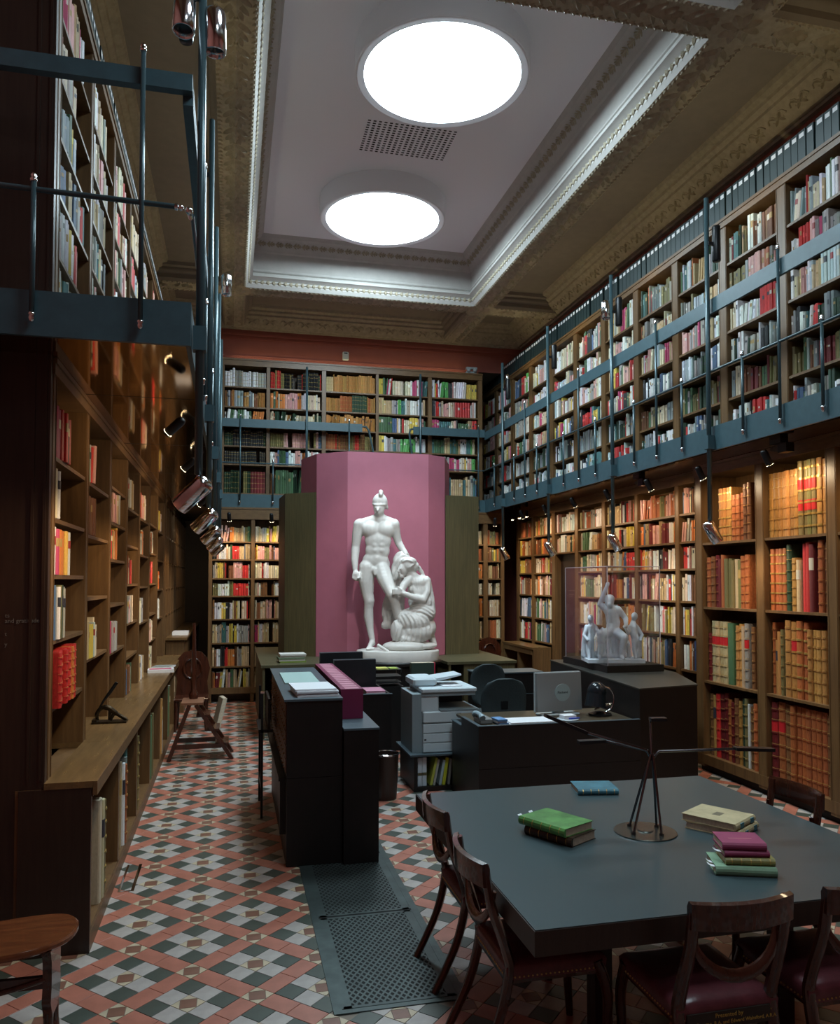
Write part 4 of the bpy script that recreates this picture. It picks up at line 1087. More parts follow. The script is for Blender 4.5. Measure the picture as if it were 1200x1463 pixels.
# ------------------------------------------------------------------ rose screen, wings, counters, statue
ns = thing('statue_screen', 'tall faceted rose-painted screen standing behind the marble statue', 'screen')
NP = [(1.0, 11.85), (1.17, 11.26), (1.57, 10.94), (2.74, 10.94), (3.03, 11.12), (3.30, 11.85)]
def facet(i):
    (xa, ya), (xb, yb) = NP[i], NP[i + 1]
    d = Vector((xb - xa, yb - ya, 0)).normalized(); n = Vector((-d.y, d.x, 0)) * .04
    m = MB(); P = [Vector((xa, ya, 0)), Vector((xb, yb, 0)), Vector((xb, yb, 0)) + n, Vector((xa, ya, 0)) + n]
    m.loft([[p + Vector((0, 0, .937)) for p in P], [p + Vector((0, 0, 3.83)) for p in P]])
    return m.build('panel', PINK, ns)
for i in range(5): facet(i)
part('top', PINK, ns, lambda m: m.prism([(x, y + .02) for x, y in NP], 3.80, 3.828))
def wing(pts, z1, label):
    t = thing('screen_wing', label, 'screen')
    part('panel', WINGWOOD, t, lambda m: m.prism(pts, .935, z1))
    return t
wing([(.745, 11.56), (1.165, 11.26), (1.155, 11.9), (.70, 12.3)], 3.28, 'dark oak upright wing beside the rose screen, on the library-steps side')
wing([(3.04, 11.12), (3.58, 11.22), (3.66, 11.9), (3.30, 11.9)], 3.27, 'dark oak upright wing beside the rose screen, on the glass-case side')
def lcounter(name, label, x0, x1, y0, y1, open_from):
    t = thing(name, label, 'counter')
    box('top_board', COUNTER2, t, x0, x1, y0, y1, .90, .935)
    box('left_side', WINGWOOD, t, x0 + .02, x0 + .05, y0 + .02, y1 - .02, 0, .90)
    box('right_side', WINGWOOD, t, x1 - .05, x1 - .02, y0 + .02, y1 - .02, 0, .90)
    box('back_board', WINGWOOD, t, x0 + .05, x1 - .05, y1 - .06, y1 - .03, 0, .90)
    box('divider', WINGWOOD, t, open_from, open_from + .03, y0 + .02, y1 - .06, 0, .90)
    box('front_board', WINGWOOD, t, open_from + .03, x1 - .05, y0 + .02, y0 + .045, 0, .90)
    return t
COUNTER2 = mat('fumed_oak_top', (.085, .078, .040), .42, var=.4, vscale=3, stretch=(2, 12, 12), col2=(.055, .050, .026))
lcounter('oak_counter', 'dark oak counter carrying a pile of books, on the steps side of the statue', .37, 1.55, 10.24, 13.1, .80)
lcounter('oak_counter', 'dark oak counter with an open niche, on the glass-case side of the statue', 2.79, 3.76, 10.10, 12.0, 3.02)
pd = part('statue_plinth', LACQ, None, lambda m: m.lathe([(.54, 0), (.54, .90), (.585, .90), (.60, .915), (.60, .94), (.585, .955)], 48, (2.17, 10.36, 0), sy=.72), 30)
tag(pd, 'round black plinth under the marble statue group', 'plinth')
box('plinth_block', LACQ, pd, 1.57, 2.77, 10.62, 12.0, 0, .935)

K = .001675
def q(u, v, y=0.): return ((u - 467) * K, y, (1425 - v) * K)
ST_ROT = -.2
sg = thing('statue', 'white marble statue of a standing nude helmeted figure with a kneeling draped woman', 'statue', (2.17, 10.36, .955), ST_ROT)
base_prof = [(.548, 0), (.552, .01), (.552, .125), (.545, .135), (.52, .140), (.0, .142)]
part('oval_base', MARBLE, sg, lambda m: m.lathe(base_prof, 64, sy=.70), 30)
P = []
# standing figure
hz = 0.02
P += [('e', q(322, 165, .0), (.105, .118, .125)), ('e', q(315, 215, -.035), (.078, .085, .105)), ('e', q(308, 258, -.055), (.045, .045, .040))]      # helmet, face, chin
P += [('e', q(320, 180, -.015), (.109, .122, .016), (.16, 0, .0))]                             # helmet rim
P += chain([(q(306, 216, -.118), .016), (q(304, 236, -.142), .021)])                      # nose
P += [('e', q(292, 214, -.108), (.022, .014, .010)), ('e', q(322, 212, -.112), (.022, .014, .010)), ('e', q(305, 253, -.110), (.026, .014, .008)), ('e', q(305, 262, -.105), (.022, .014, .008))]
P += [('e', q(382, 205, .0), (.014, .03, .036))]
P += chain([(q(330, 108, -.105), .030), (q(330, 84, -.085), .032), (q(334, 86, -.04), .032), (q(335, 100, .04), .026), (q(335, 140, .11), .024)])      # crest
P += chain([(q(318, 255, .0), .068), (q(312, 300, .01), .075)])                              # neck
P += chain([(q(185, 335, .01), .070), (q(250, 312, .015), .068), (q(312, 290, .02), .070), (q(375, 312, .015), .068), (q(425, 335, .01), .070)])     # trapezius
P += [('e', q(255, 385, -.005), (.145, .110, .125)), ('e', q(362, 385, -.005), (.140, .110, .125))]     # chest
P += [('e', q(255, 385, -.062), (.100, .052, .080)), ('e', q(355, 385, -.062), (.098, .052, .080))]     # pectorals
P += [('e', q(308, 470, .0), (.182, .108, .17)), ('e', q(303, 550, .0), (.168, .102, .15)), ('e', q(288, 630, .01), (.180, .110, .125))]
for zz in (468, 510, 552):
    P += [('e', q(286, zz, -.078), (.048, .030, .040)), ('e', q(334, zz, -.078), (.048, .030, .040))]
P += [('e', q(298, 615, -.060), (.075, .045, .06))]
P += [('e', q(230, 660, .06), (.10, .09, .11)), ('e', q(345, 660, .06), (.10, .09, .11))]       # buttocks
P += [('e', q(283, 712, -.085), (.042, .04, .048))]
P += chain([(q(283, 700, -.11), .020), (q(283, 745, -.115), .018)])
# his right arm (viewer's left) with a closed fist
P += [('e', q(165, 345, .0), (.082, .080, .088))]
P += chain([(q(155, 345, .0), .080), (q(140, 430, .01), .074), (q(128, 520, .015), .058), (q(126, 560, .0), .060), (q(122, 630, -.03), .052), (q(125, 700, -.06), .038)])
P += [('e', q(132, 740, -.075), (.046, .05, .055))]
for k_, (du, dv_) in enumerate(((108, 772), (124, 785), (141, 788), (157, 780))):
    P += chain([(q(du + 6, dv_ - 32, -.10), .017), (q(du, dv_, -.10), .0165), (q(du + 8, dv_ + 2, -.065), .015)])
P += chain([(q(160, 735, -.10), .018), (q(168, 765, -.125), .0165), (q(150, 775, -.135), .014)])
# his left arm down to the draped trunk
P += [('e', q(435, 345, .0), (.078, .078, .086))]
P += chain([(q(438, 345, .0), .074), (q(452, 420, .03), .064), (q(470, 485, .05), .054), (q(500, 535, .03), .048), (q(530, 580, .0), .040)])
# standing leg
P += chain([(q(222, 690, .0), .118), (q(215, 800, -.005), .108), (q(225, 900, -.01), .082), (q(238, 955, -.015), .074), (q(233, 1010, .0), .066), (q(232, 1080, .015), .070), (q(245, 1180, .01), .050), (q(262, 1262, .0), .040)])
P += [('e', q(240, 952, -.055), (.045, .035, .055)), ('e', q(262, 1295, .02), (.045, .06, .04))]
P += chain([(q(262, 1285, -.01), .044), (q(248, 1308, -.10), .036), (q(238, 1322, -.16), .026)])
for k_ in range(5):
    P += chain([(q(226 + k_ * 13, 1322, -.15), .018), (q(222 + k_ * 13, 1330, -.20 + .008 * k_), .013)])
# bent forward leg
P += chain([(q(335, 700, -.01), .118), (q(365, 780, -.08), .108), (q(400, 860, -.15), .086), (q(422, 905, -.18), .076), (q(440, 960, -.165), .066), (q(462, 1040, -.13), .068), (q(492, 1140, -.10), .048), (q(515, 1205, -.09), .040)])
P += [('e', q(420, 900, -.225), (.045, .035, .05)), ('e', q(518, 1235, -.06), (.045, .055, .042))]
P += chain([(q(518, 1222, -.10), .045), (q(548, 1262, -.16), .038), (q(572, 1295, -.21), .028)])
for k_ in range(5):
    P += chain([(q(560 + k_ * 11, 1298 - k_ * 5, -.19), .018), (q(566 + k_ * 12, 1318 - k_ * 5, -.235 + .006 * k_), .013)])
man = blob('standing_figure', P, .0095, MARBLE, sg, 12)
def surf_y(prims, x, z, dflt):
    """front (camera-side) surface of a set of prims at a given x, z"""
    best = None
    for p in prims:
        if p[0] == 'e':
            (cx_, cy_, cz_), (rx, ry, rz_) = p[1], p[2]
            k = 1 - ((x - cx_) / rx) ** 2 - ((z - cz_) / rz_) ** 2
            if k > 0: y = cy_ - ry * math.sqrt(k)
            else: continue
            best = y if best is None else min(best, y)
        else:
            for t in range(9):
                c = Vector(p[1]).lerp(Vector(p[2]), t / 8); r = p[3] + (p[4] - p[3]) * t / 8
                k = r * r - (x - c.x) ** 2 - (z - c.z) ** 2
                if k > 0:
                    y = c.y - math.sqrt(k); best = y if best is None else min(best, y)
    return dflt if best is None else best
def folds(body, lines, r=.013, dflt=-.02):
    out = []
    for ln in lines:
        pts = bez([q(u, v) for u, v in ln], 5)
        ys = [surf_y(body, p.x, p.z, None) for p in pts]
        n = len(pts)
        keep = [(Vector((p.x, y - r * .15, p.z)), r * (.55 + .45 * math.sin(math.pi * (i + .5) / n))) for i, (p, y) in enumerate(zip(pts, ys)) if y is not None]
        for i in range(len(keep) - 1):
            if (keep[i][0] - keep[i + 1][0]).length < .12: out += chain(keep[i:i + 2])
    return out
def bez(p, n=10):
    p = [Vector(a) for a in p]; out = []
    for i in range(len(p) - 1):
        p0 = p[max(i - 1, 0)]; p1 = p[i]; p2 = p[i + 1]; p3 = p[min(i + 2, len(p) - 1)]
        for k in range(n):
            t = k / n
            out.append(.5 * ((2 * p1) + (p2 - p0) * t + (2 * p0 - 5 * p1 + 4 * p2 - p3) * t * t + (3 * p1 - p0 - 3 * p2 + p3) * t ** 3))
    out.append(p[-1]); return out
# rock under the feet, tree trunk, and the cloth thrown over it
B = []
B += [('e', q(520, 1312, -.12), (.30, .20, .085)), ('e', q(620, 1310, -.02), (.27, .22, .06)), ('e', q(560, 1300, .08), (.22, .16, .10))]
B += chain([(q(480, 1290, .12), .10), (q(470, 1000, .13), .09), (q(490, 700, .10), .09), (q(510, 600, .08), .085)])
B += [('e', q(500, 640, .04), (.125, .10, .15)), ('e', q(455, 720, .05), (.075, .08, .16)), ('e', q(400, 1040, .09), (.11, .055, .24)), ('e', q(430, 880, .09), (.085, .07, .20))]
B += [('e', q(370, 1150, .08), (.065, .045, .06)), ('e', q(402, 1050, .02), (.05, .045, .05))]
L = [[(410, 690), (440, 610), (500, 560), (560, 580)], [(420, 720), (455, 640), (505, 590), (560, 605)], [(432, 750), (470, 660), (520, 620), (560, 640)], [(450, 790), (480, 700), (530, 650)],
     [(465, 560), (440, 640), (425, 740), (445, 840)], [(500, 560), (475, 660), (470, 780)]]
for k_ in range(7): L.append([(385 + k_ * 13, 860), (352 + k_ * 18, 1000), (338 + k_ * 15, 1170)])
B += folds(B, L, .016)
drape = blob('draped_trunk', B, .0105, MARBLE, sg, 4)
# kneeling woman
B = []
# head bowed to the viewer's left, scarf and bun
H = [('e', q(548, 668, -.15), (.098, .108, .105)), ('e', q(512, 700, -.165), (.064, .074, .090))]
H += [('e', q(595, 680, -.12), (.070, .080, .072)), ('e', q(552, 640, -.15), (.104, .112, .060))]
H += chain([(q(478, 695, -.185), .014), (q(470, 722, -.19), .018)])                       # nose
H += [('e', q(497, 758, -.175), (.034, .036, .028)), ('e', q(480, 742, -.185), (.014, .022, .009)), ('e', q(490, 700, -.222), (.020, .012, .008))]
H += folds(H, [[(470, 672), (540, 630), (615, 665)], [(474, 655), (540, 612), (612, 645)], [(490, 632), (545, 600), (600, 630)], [(560, 690), (600, 660), (635, 690)]], .012)
B += H
B += chain([(q(630, 690, -.07), .034), (q(660, 730, -.05), .028), (q(680, 780, -.03), .024)])
B += chain([(q(560, 730, -.13), .062), (q(600, 775, -.11), .075)])
T = [('e', q(620, 805, -.09), (.155, .11, .10)), ('e', q(628, 880, -.08), (.145, .115, .15)), ('e', q(588, 860, -.145), (.058, .05, .056)), ('e', q(645, 960, -.06), (.165, .13, .14))]
T += chain([(q(690, 800, -.05), .075), (q(715, 930, -.02), .075), (q(725, 1040, -.02), .08)])
# right arm folded in, left arm across to his knee
A = chain([(q(560, 780, -.15), .062), (q(512, 830, -.21), .054), (q(490, 880, -.25), .044), (q(462, 878, -.27), .034)])
A += [('e', q(690, 795, -.09), (.062, .066, .070))]
A += chain([(q(692, 805, -.09), .066), (q(692, 880, -.13), .060), (q(665, 945, -.175), .054), (q(600, 928, -.24), .048), (q(540, 905, -.265), .038), (q(505, 890, -.275), .032)])
A += [('e', q(482, 885, -.28), (.05, .028, .038))]
for k_ in range(4):
    A += chain([(q(478, 870 + 10 * k_, -.29), .0155), (q(446, 858 + 12 * k_, -.295), .0145), (q(424, 864 + 12 * k_, -.28), .013)])
A += chain([(q(490, 866, -.295), .016), (q(468, 842, -.295), .014)])
# lap and thighs under cloth, foot behind
G = [('e', q(660, 1050, -.04), (.185, .16, .15)), ('e', q(600, 1120, -.10), (.20, .16, .15)), ('e', q(610, 1200, -.08), (.23, .17, .15)), ('e', q(680, 1170, .0), (.16, .16, .16)), ('e', q(530, 1100, -.15), (.12, .10, .13)), ('e', q(460, 1190, -.16), (.09, .10, .15)), ('e', q(560, 1255, -.09), (.23, .15, .08))]
G += chain([(q(665, 1220, .03), .09), (q(730, 1235, .06), .06), (q(755, 1290, .06), .042)])
G += chain([(q(722, 1205, .06), .034), (q(748, 1260, .04), .040), (q(766, 1308, .02), .030)])
L = [[(505, 1010), (580, 985), (660, 985), (745, 1030)], [(500, 1030), (580, 1010), (660, 1008), (748, 1060)], [(520, 1050), (590, 1035), (660, 1035), (740, 1085)],
     [(545, 1040), (600, 1100), (615, 1180), (600, 1265)], [(565, 1040), (625, 1100), (645, 1190), (640, 1270)], [(525, 1050), (570, 1110), (580, 1190), (560, 1270)], [(590, 1050), (660, 1110), (680, 1190), (675, 1270)],
     [(500, 1060), (535, 1130), (540, 1200), (515, 1280)], [(640, 1060), (700, 1100), (715, 1170)], [(470, 1090), (490, 1150), (480, 1220), (450, 1290)], [(440, 1110), (455, 1170), (440, 1240), (410, 1300)], [(480, 1080), (515, 1150), (510, 1230), (480, 1290)]]
G += folds(G + T, L, .017)
T += folds(T, [[(575 + 17 * k_, 770), (590 + 16 * k_, 850), (600 + 14 * k_, 930), (605 + 14 * k_, 990)] for k_ in range(6)] + [[(705, 840), (738, 940), (745, 1050)], [(690, 850), (722, 950), (728, 1060)], [(715, 820), (750, 920), (752, 1030)]], .013)
B += T + A + G
wom = blob('kneeling_figure', B, .0095, MARBLE, sg, 5)
part('fallen_sword', MARBLE, sg, lambda m: m.tube([q(310, 1298, -.22), q(400, 1345, -.33)], [.024, .014], 8), 40)
# added spot outside the view, put in to brighten the statue
spot('added unseen spot lamp below the ceiling beam, brightening the marble statue', (1.55, 5.0, 6.28), (2.2, 10.4, 2.3), 230, lit=False, size=.9, ang=26, col=(1, .93, .9), blend=.5)
# ------------------------------------------------------------------ reading table
tb = thing('reading_table', 'large square reading table with a slate-blue top holding books and a branched lamp', 'table', (0, 0, 0))
TX0, TX1, TY0, TY1, TZ = 1.065, 2.945, 2.69, 4.57, .75
part('table_top', [SLATE, DARKWOOD], tb, lambda m: (m.box(TX0 + .004, TX1 - .004, TY0 + .004, TY1 - .004, TZ - .004, TZ), m.box(TX0, TX1, TY0, TY1, TZ - .095, TZ - .004, 1)))
part('apron', DARKWOOD, tb, lambda m: m.box(TX0 + .25, TX1 - .25, TY0 + .25, TY1 - .25, TZ - .13, TZ - .095))
for x in (TX0 + .45, TX1 - .53):
    for y in (TY0 + .45, TY1 - .53): box('leg', DARKWOOD, tb, x, x + .08, y, y + .08, 0, TZ - .13)
# branched table lamp
tl = thing('table_lamp', 'black four-legged lamp with thin branching arms on the slate-blue table', 'lamp', (2.02, 3.61, TZ))
part('base_plate', mat('dark_steel_plate', (.10, .11, .10), .25, metal=.8), tl, lambda m: m.lathe([(.0, 0), (.152, 0), (.155, .003), (.152, .006), (.04, .007), (.035, .012), (.0, .012)], 48), 30)
HUB = Vector((.04, .0, .385)); LAMPM = mat('dark_nickel', (.16, .16, .17), .2, metal=1.)
for a in (25, 115, 205, 295):
    c = Vector((math.cos(math.radians(a)) * .095, math.sin(math.radians(a)) * .095, .006))
    part('leg', LAMPM, tl, lambda m: (m.cyl(c, HUB + Vector((c.x * .08, c.y * .08, 0)), .006, n=8), m.cyl(c, c + Vector((0, 0, .012)), .012, n=10)), 40)
LED = [((-.30, .03, .50), (-.51, .05, .59)), ((-.14, .15, .43), (-.28, .17, .425)), ((.10, .12, .535), (.18, .10, .537)), ((.48, -.05, .40), (.68, -.08, .392))]
for (e, f) in LED:
    e, f = Vector(e), Vector(f); dd = e - HUB
    part('arm', LAMPM, tl, lambda m: m.tube([HUB + Vector((0, 0, -.03)), HUB + dd * .08 + Vector((0, 0, .01)), e], .0068, 8), 40)
    w = (f - e).normalized(); sd = w.cross(Vector((0, 0, 1))).normalized(); u_ = sd.cross(w)
    ring = lambda p: [p + sd * .024 + u_ * .008, p - sd * .024 + u_ * .008, p - sd * .024 - u_ * .008, p + sd * .024 - u_ * .008]
    hd = MB(); hd.loft([ring(e), ring(f)]); hd.build('lamp_head', BLACKM, tl)

# ------------------------------------------------------------------ books lying on the table
def lying(label, loc, rz, w, d, h, col, style='cloth', tabs=(), title=None):
    """w along the spine, d from spine to fore-edge; spine faces local -y"""
    t = thing('book', label, 'book', loc, rz, 'books on the reading table')
    mm = CLOTH if style == 'cloth' else LEATHER
    m = MB(); r = h / 2
    prof = [(-.004, .0), (-.012, h * .25), (-.014, h * .5), (-.012, h * .75), (-.004, h)]
    pts = [(d, 0), (d, .003), (.004, .003), (.0, h * .5), (.004, h - .003), (d, h - .003), (d, h)] + list(reversed(prof))
    m.loft([[Vector((-w / 2, y, z)) for y, z in pts], [Vector((w / 2, y, z)) for y, z in pts]])
    c = m.build('cover', mm, t); c.color = (*col, 1)
    box('page_block', PAPER, t, -w / 2 + .004, w / 2 - .004, .004, d - .005, .003, h - .003)
    if style == 'leather':
        for k in range(5):
            x = -w / 2 + w * (k + .6) / 5.2
            b = part('raised_band', GILT, t, lambda q: q.loft([[Vector((x, y - .0015 if z not in (0, h) else y, z)) for y, z in prof], [Vector((x + .004, y - .0015 if z not in (0, h) else y, z)) for y, z in prof]], False, False))
    for (x, y, ln, z) in tabs:
        part('paper_slip', WHITEP, t, lambda q: q.add([(x, y, z), (x - ln * .6, y + .004, z + .002), (x - ln, y + .01, z + .008), (x - ln, y + .035, z + .010), (x - ln * .6, y + .03, z + .002), (x, y + .026, z)], [(0, 1, 4, 5), (1, 2, 3, 4)]))
    if title:
        tc, x0, x1, y0, y1 = title
        part('cover_stamp', plain('stamp_' + str(round(tc[0] * 99)), tc, .5), t, lambda q: q.box(x0, x1, y0, y1, h, h + .0004))
    return t
lying('thick green-topped book with brown spine stacked over a darker book, paper slips', (1.475, 3.62, TZ + .044), -1.10, .29, .205, .040, (.085, .24, .060), 'leather', [(-.13, .02, .06, .02), (-.13, .08, .04, .03)])
lying('dark brown gilt-spined book underneath the green-topped book', (1.50, 3.60, TZ), -1.04, .28, .19, .044, (.035, .022, .012), 'leather', [(-.125, .03, .07, .025)])
lying('blue-boarded book with pale gilt spine lying alone behind the lamp', (2.10, 4.295, TZ), -.19, .24, .19, .034, (.045, .16, .21), 'leather')
lying('upper of two cream volumes with yellow and blue spines', (2.485, 3.475, TZ + .036), .56, .235, .27, .034, (.46, .38, .22), 'cloth', title=((.16, .14, .09), -.03, .03, .11, .15))
lying('lower of two cream volumes with yellow and blue spines', (2.50, 3.465, TZ), .60, .235, .27, .036, (.44, .36, .20), 'cloth')
for nm, z in (('upper', .036), ('lower', 0)):
    o = [x for x in bpy.data.objects if x.get('label', '').startswith(nm + ' of two cream')][0]
    for x0, cc in ((-.07, (.06, .20, .24)), (.05, (.05, .15, .2))): part('spine_label', plain('blue_spine_label', cc, .5), o, lambda m: m.box(x0, x0 + .035, -.016, -.011, .006, .03))
lying('pale green cloth book at the bottom of the small pile beside the cream volumes', (2.135, 2.975, TZ), -.36, .25, .175, .038, (.20, .33, .21), 'cloth', [(-.122, .01, .03, .03), (-.122, .05, .025, .032)])
lying('yellow-green spined book in the small pile, resting on the pale green one', (2.165, 2.99, TZ + .038), -.33, .205, .15, .030, (.24, .21, .07), 'leather')
lying('lower of two magenta books on the small pile', (2.16, 3.005, TZ + .068), -.28, .19, .14, .026, (.21, .022, .07), 'cloth', [(-.095, .03, .03, .01)])
lying('topmost magenta book of the small pile with stamped title', (2.155, 3.015, TZ + .094), -.32, .185, .145, .032, (.27, .040, .10), 'cloth', title=((.42, .12, .16), -.05, .05, .05, .062))

# ------------------------------------------------------------------ sabre-leg chairs
def bez(p, n=10):
    p = [Vector(a) for a in p]; out = []
    for i in range(len(p) - 1):
        p0 = p[max(i - 1, 0)]; p1 = p[i]; p2 = p[i + 1]; p3 = p[min(i + 2, len(p) - 1)]
        for k in range(n):
            t = k / n
            out.append(.5 * ((2 * p1) + (p2 - p0) * t + (2 * p0 - 5 * p1 + 4 * p2 - p3) * t * t + (3 * p1 - p0 - 3 * p2 + p3) * t ** 3))
    out.append(p[-1]); return out
def bar(m, path, w, h, upv=(1, 0, 0)):
    m.tube(path, [v * .7071 for v in w] if isinstance(w, list) else w * .7071, 4, flat=h, upv=upv)
def make_chair(label, loc, rz, reeded=False):
    """front faces +y, seat centre at the origin"""
    t = thing('dining_chair', label, 'chair', loc, rz, 'mahogany sabre-leg chairs at the reading table')
    for s in (-1, 1):
        x = s * .188
        path = bez([(x, -.30, .86), (x, -.275, .70), (x * 1.02, -.215, .52), (x * 1.02, -.20, .42), (x * 1.02, -.25, .22), (x * 1.02, -.36, 0)], 6)
        n = len(path); rad = [.021 + .006 * math.sin(math.pi * k / (n - 1)) for k in range(n)]
        part('back_leg', MAHOG, t, lambda m: m.tube(path, rad, 8, flat=.8, upv=(1, 0, 0)), 50)
        path2 = bez([(x * 1.05, .18, .44), (x * 1.07, .225, .30), (x * 1.05, .225, .16), (x * 1.05, .235, 0)], 6)
        part('front_leg', MAHOG, t, lambda m: m.tube(path2, [.026 - .010 * k / (len(path2) - 1) for k in range(len(path2))], 8, upv=(1, 0, 0)), 50)
        part('side_rail', MAHOG, t, lambda m: m.box(x - .016, x + .016, -.20, .19, .385, .445))
    # crest rail, concave to the sitter
    def crest(m):
        rings = []
        for k in range(13):
            a = -1 + 2 * k / 12
            y = -.300 - .045 * (1 - a * a); x = a * .207
            rings.append([Vector((x, y - .013, .775)), Vector((x, y + .013, .775)), Vector((x, y + .015, .85)), Vector((x, y + .004, .872)), Vector((x, y - .018, .868)), Vector((x, y - .016, .82))])
        m.loft(rings)
    cr = part('crest_rail', MAHOG, t, crest, 40)
    if reeded:
        for k in range(6):
            z = .785 + k * .013
            part('reed', BRASS if False else mat('reeded_edge', (.16, .055, .02), .2), cr, lambda m: m.tube([Vector((a * .17, -.300 - .045 * (1 - a * a) - .018, z)) for a in [-1 + i / 4 for i in range(9)]], .004, 5), 40)
    # swept U-shaped splat
    U = [Vector((.175 * math.cos(a), -.255 - .03 * math.sin(-a), .745 + .16 * math.sin(a))) for a in [-(math.pi) * k / 14 for k in range(15)]]
    part('curved_splat', MAHOG, t, lambda m: m.tube(U, [.012 + .012 * math.sin(math.pi * k / 14) for k in range(15)], 8, flat=.7), 50)
    part('front_rail', MAHOG, t, lambda m: m.box(-.175, .175, .165, .195, .385, .445))
    part('back_rail', MAHOG, t, lambda m: m.box(-.175, .175, -.215, -.19, .385, .445))
    def seat(m):
        R = []
        for z, i in ((.40, 0), (.448, -.004), (.468, .012), (.480, .05), (.486, .12)):
            R.append([Vector((sx * (.208 - i) , sy * (.215 - i) - .0, z)) for sx, sy in ((-1, -1), (-.5, -1), (.5, -1), (1, -1), (1, -.4), (1, .4), (1, 1), (.5, 1), (-.5, 1), (-1, 1), (-1, .4), (-1, -.4))])
        m.loft(R)
    st = part('seat', REDLEA, t, seat, 60)
    def nails(m):
        for k in range(22):
            a = -.2 + .019 * k
            m.sphere((a, -.217, .412), .0042, 6, 4)
            m.sphere((.210, a, .412), .0042, 6, 4); m.sphere((-.210, a, .412), .0042, 6, 4)
    n_ = part('brass_nails', BRASS, st, nails, 40); n_['kind'] = 'stuff'
    return t
make_chair('dark mahogany chair tucked under the table, the one nearer the copier', (1.335, 3.97, 0), -math.pi / 2)
make_chair('dark mahogany chair tucked under the table beside the floor grille, nearer the entrance', (1.30, 3.25, 0), -math.pi / 2)
c3 = make_chair('mahogany chair with an inscribed oxblood seat edge, its back to the entrance', (1.785, 2.82, 0), 0)
make_chair('mahogany chair at the table corner nearest the folio shelves, its back to the entrance', (2.34, 2.83, 0), .02)
make_chair('mahogany chair with reeded top rail between table and folio bookcase', (2.76, 3.82, 0), math.pi / 2, reeded=True)
# inscribed band along the back of the near chair's seat
bd = part('inscribed_band', plain('dark_band', (.02, .014, .01), .5), c3, lambda m: m.box(-.172, .172, -.224, -.2165, .372, .432))
GOLDT = plain('gold_lettering', (.48, .33, .06), .4)
text_part('lettering', 'Presented by', .022, GOLDT, bd, (0, -.2245, .410), (math.pi / 2, 0, 0), align='CENTER')
text_part('lettering', 'Bernard Dunstan, R.A. and Edward Wakeford, A.R.A.', .0185, GOLDT, bd, (0, -.2245, .386), (math.pi / 2, 0, 0), align='CENTER')

# ------------------------------------------------------------------ stool by the end panel
so_ = thing('stool', 'mahogany stool with a kidney-shaped seat and carved legs by the dark end panel', 'stool', (-.93, 3.74, 0))
def stool_top(m):
    P0 = bez([(-.34, .02, 0), (-.20, .13, 0), (.02, .20, 0), (.20, .20, 0), (.275, .10, 0), (.26, -.06, 0), (.13, -.17, 0), (-.08, -.20, 0), (-.28, -.16, 0), (-.34, .02, 0)], 5)[:-1]
    P0 = list(reversed(P0))
    m.loft([[p * .96 + Vector((0, 0, .452)) for p in P0], [p + Vector((0, 0, .460)) for p in P0], [p + Vector((0, 0, .474)) for p in P0], [p * .97 + Vector((0, 0, .482)) for p in P0]])
part('seat', mat('polished_mahogany_seat', (.17, .050, .016), .2, var=.5, vscale=3, stretch=(2, 12, 2), col2=(.09, .025, .010), coat=.4), so_, stool_top, 40)
for (x, y) in ((.19, -.02), (-.25, .0)):
    lg = part('leg', MAHOG, so_, lambda m: (m.loft([[Vector((x - .018, y + a * w, z)) for a in (-1, 1)] + [Vector((x + .018, y + a * w, z)) for a in (1, -1)] for z, w in ((.455, .115), (.40, .09), (.30, .085), (.24, .10), (.19, .075), (.165, .07))]),
        m.tube(bez([(x, y - .055, .18), (x, y - .06, .10), (x, y - .09, .03), (x, y - .11, 0)], 4), .02, 8), m.tube(bez([(x, y + .055, .18), (x, y + .06, .10), (x, y + .09, .03), (x, y + .11, 0)], 4), .02, 8)), 50)
box('stretcher', MAHOG, so_, -.24, .18, -.012, .012, .25, .30)
part('curved_rail', MAHOG, so_, lambda m: (m.tube(bez([(-.24, -.10, .33), (-.03, -.12, .30), (.18, -.10, .33)], 5), .012, 8),), 50)

# ------------------------------------------------------------------ things on the worktop
pt = thing('paper_trimmer', 'old iron paper trimmer with raised lever handle on the oak worktop', 'trimmer', (-.90, 6.47, .92), 0)
IRON = mat('black_gilt_iron', (.035, .028, .018), .3, metal=.7, var=.6, vscale=40)
part('bed', IRON, pt, lambda m: (m.box(-.125, .125, -.06, .06, 0, .014), m.box(-.125, -.09, -.05, .05, .014, .03)), 40)
part('arch', IRON, pt, lambda m: (m.tube(bez([(-.09, 0, .02), (-.095, 0, .07), (-.06, 0, .115), (-.01, 0, .11), (.04, 0, .07), (.12, 0, .018)], 5), [.012] * 4 + [.016] * 8 + [.02] * 9 + [.014] * 5, 8, flat=.8), m.tube([(.0, 0, .10), (-.005, 0, .02)], .012, 8), m.tube([(.03, 0, .07), (.0, 0, .02)], .014, 8)), 50)
part('lever', BLACKM, pt, lambda m: m.tube([(-.085, 0, .10), (-.05, 0, .165), (.0, 0, .235), (.045, 0, .305)], [.007, .009, .014, .013], 8), 50)
def mag(name, label, loc, rz, w, d, h, col, pic=None):
    t = thing(name, label, 'magazine', loc, rz, 'papers on the oak worktop')
    box('pages', WHITEP, t, -w / 2, w / 2, -d / 2, d / 2, 0, h)
    m = plain('cover_' + name + str(round(col[0] * 100)), col, .4)
    box('cover', m, t, -w / 2, w / 2, -d / 2, d / 2, h, h + .0012)
    if pic: box('cover_picture', plain('pic' + str(round(pic[0] * 99)), pic, .4), t, -w / 2 + .02, w / 2 - .03, -d / 2 + .05, d / 2 - .06, h + .0012, h + .002)
    return t
mag('magazine', 'pile of glossy magazines with a magenta cover picture on the oak worktop', (-.82, 9.95, .92), .1, .30, .24, .035, (.62, .62, .66), (.42, .04, .12))
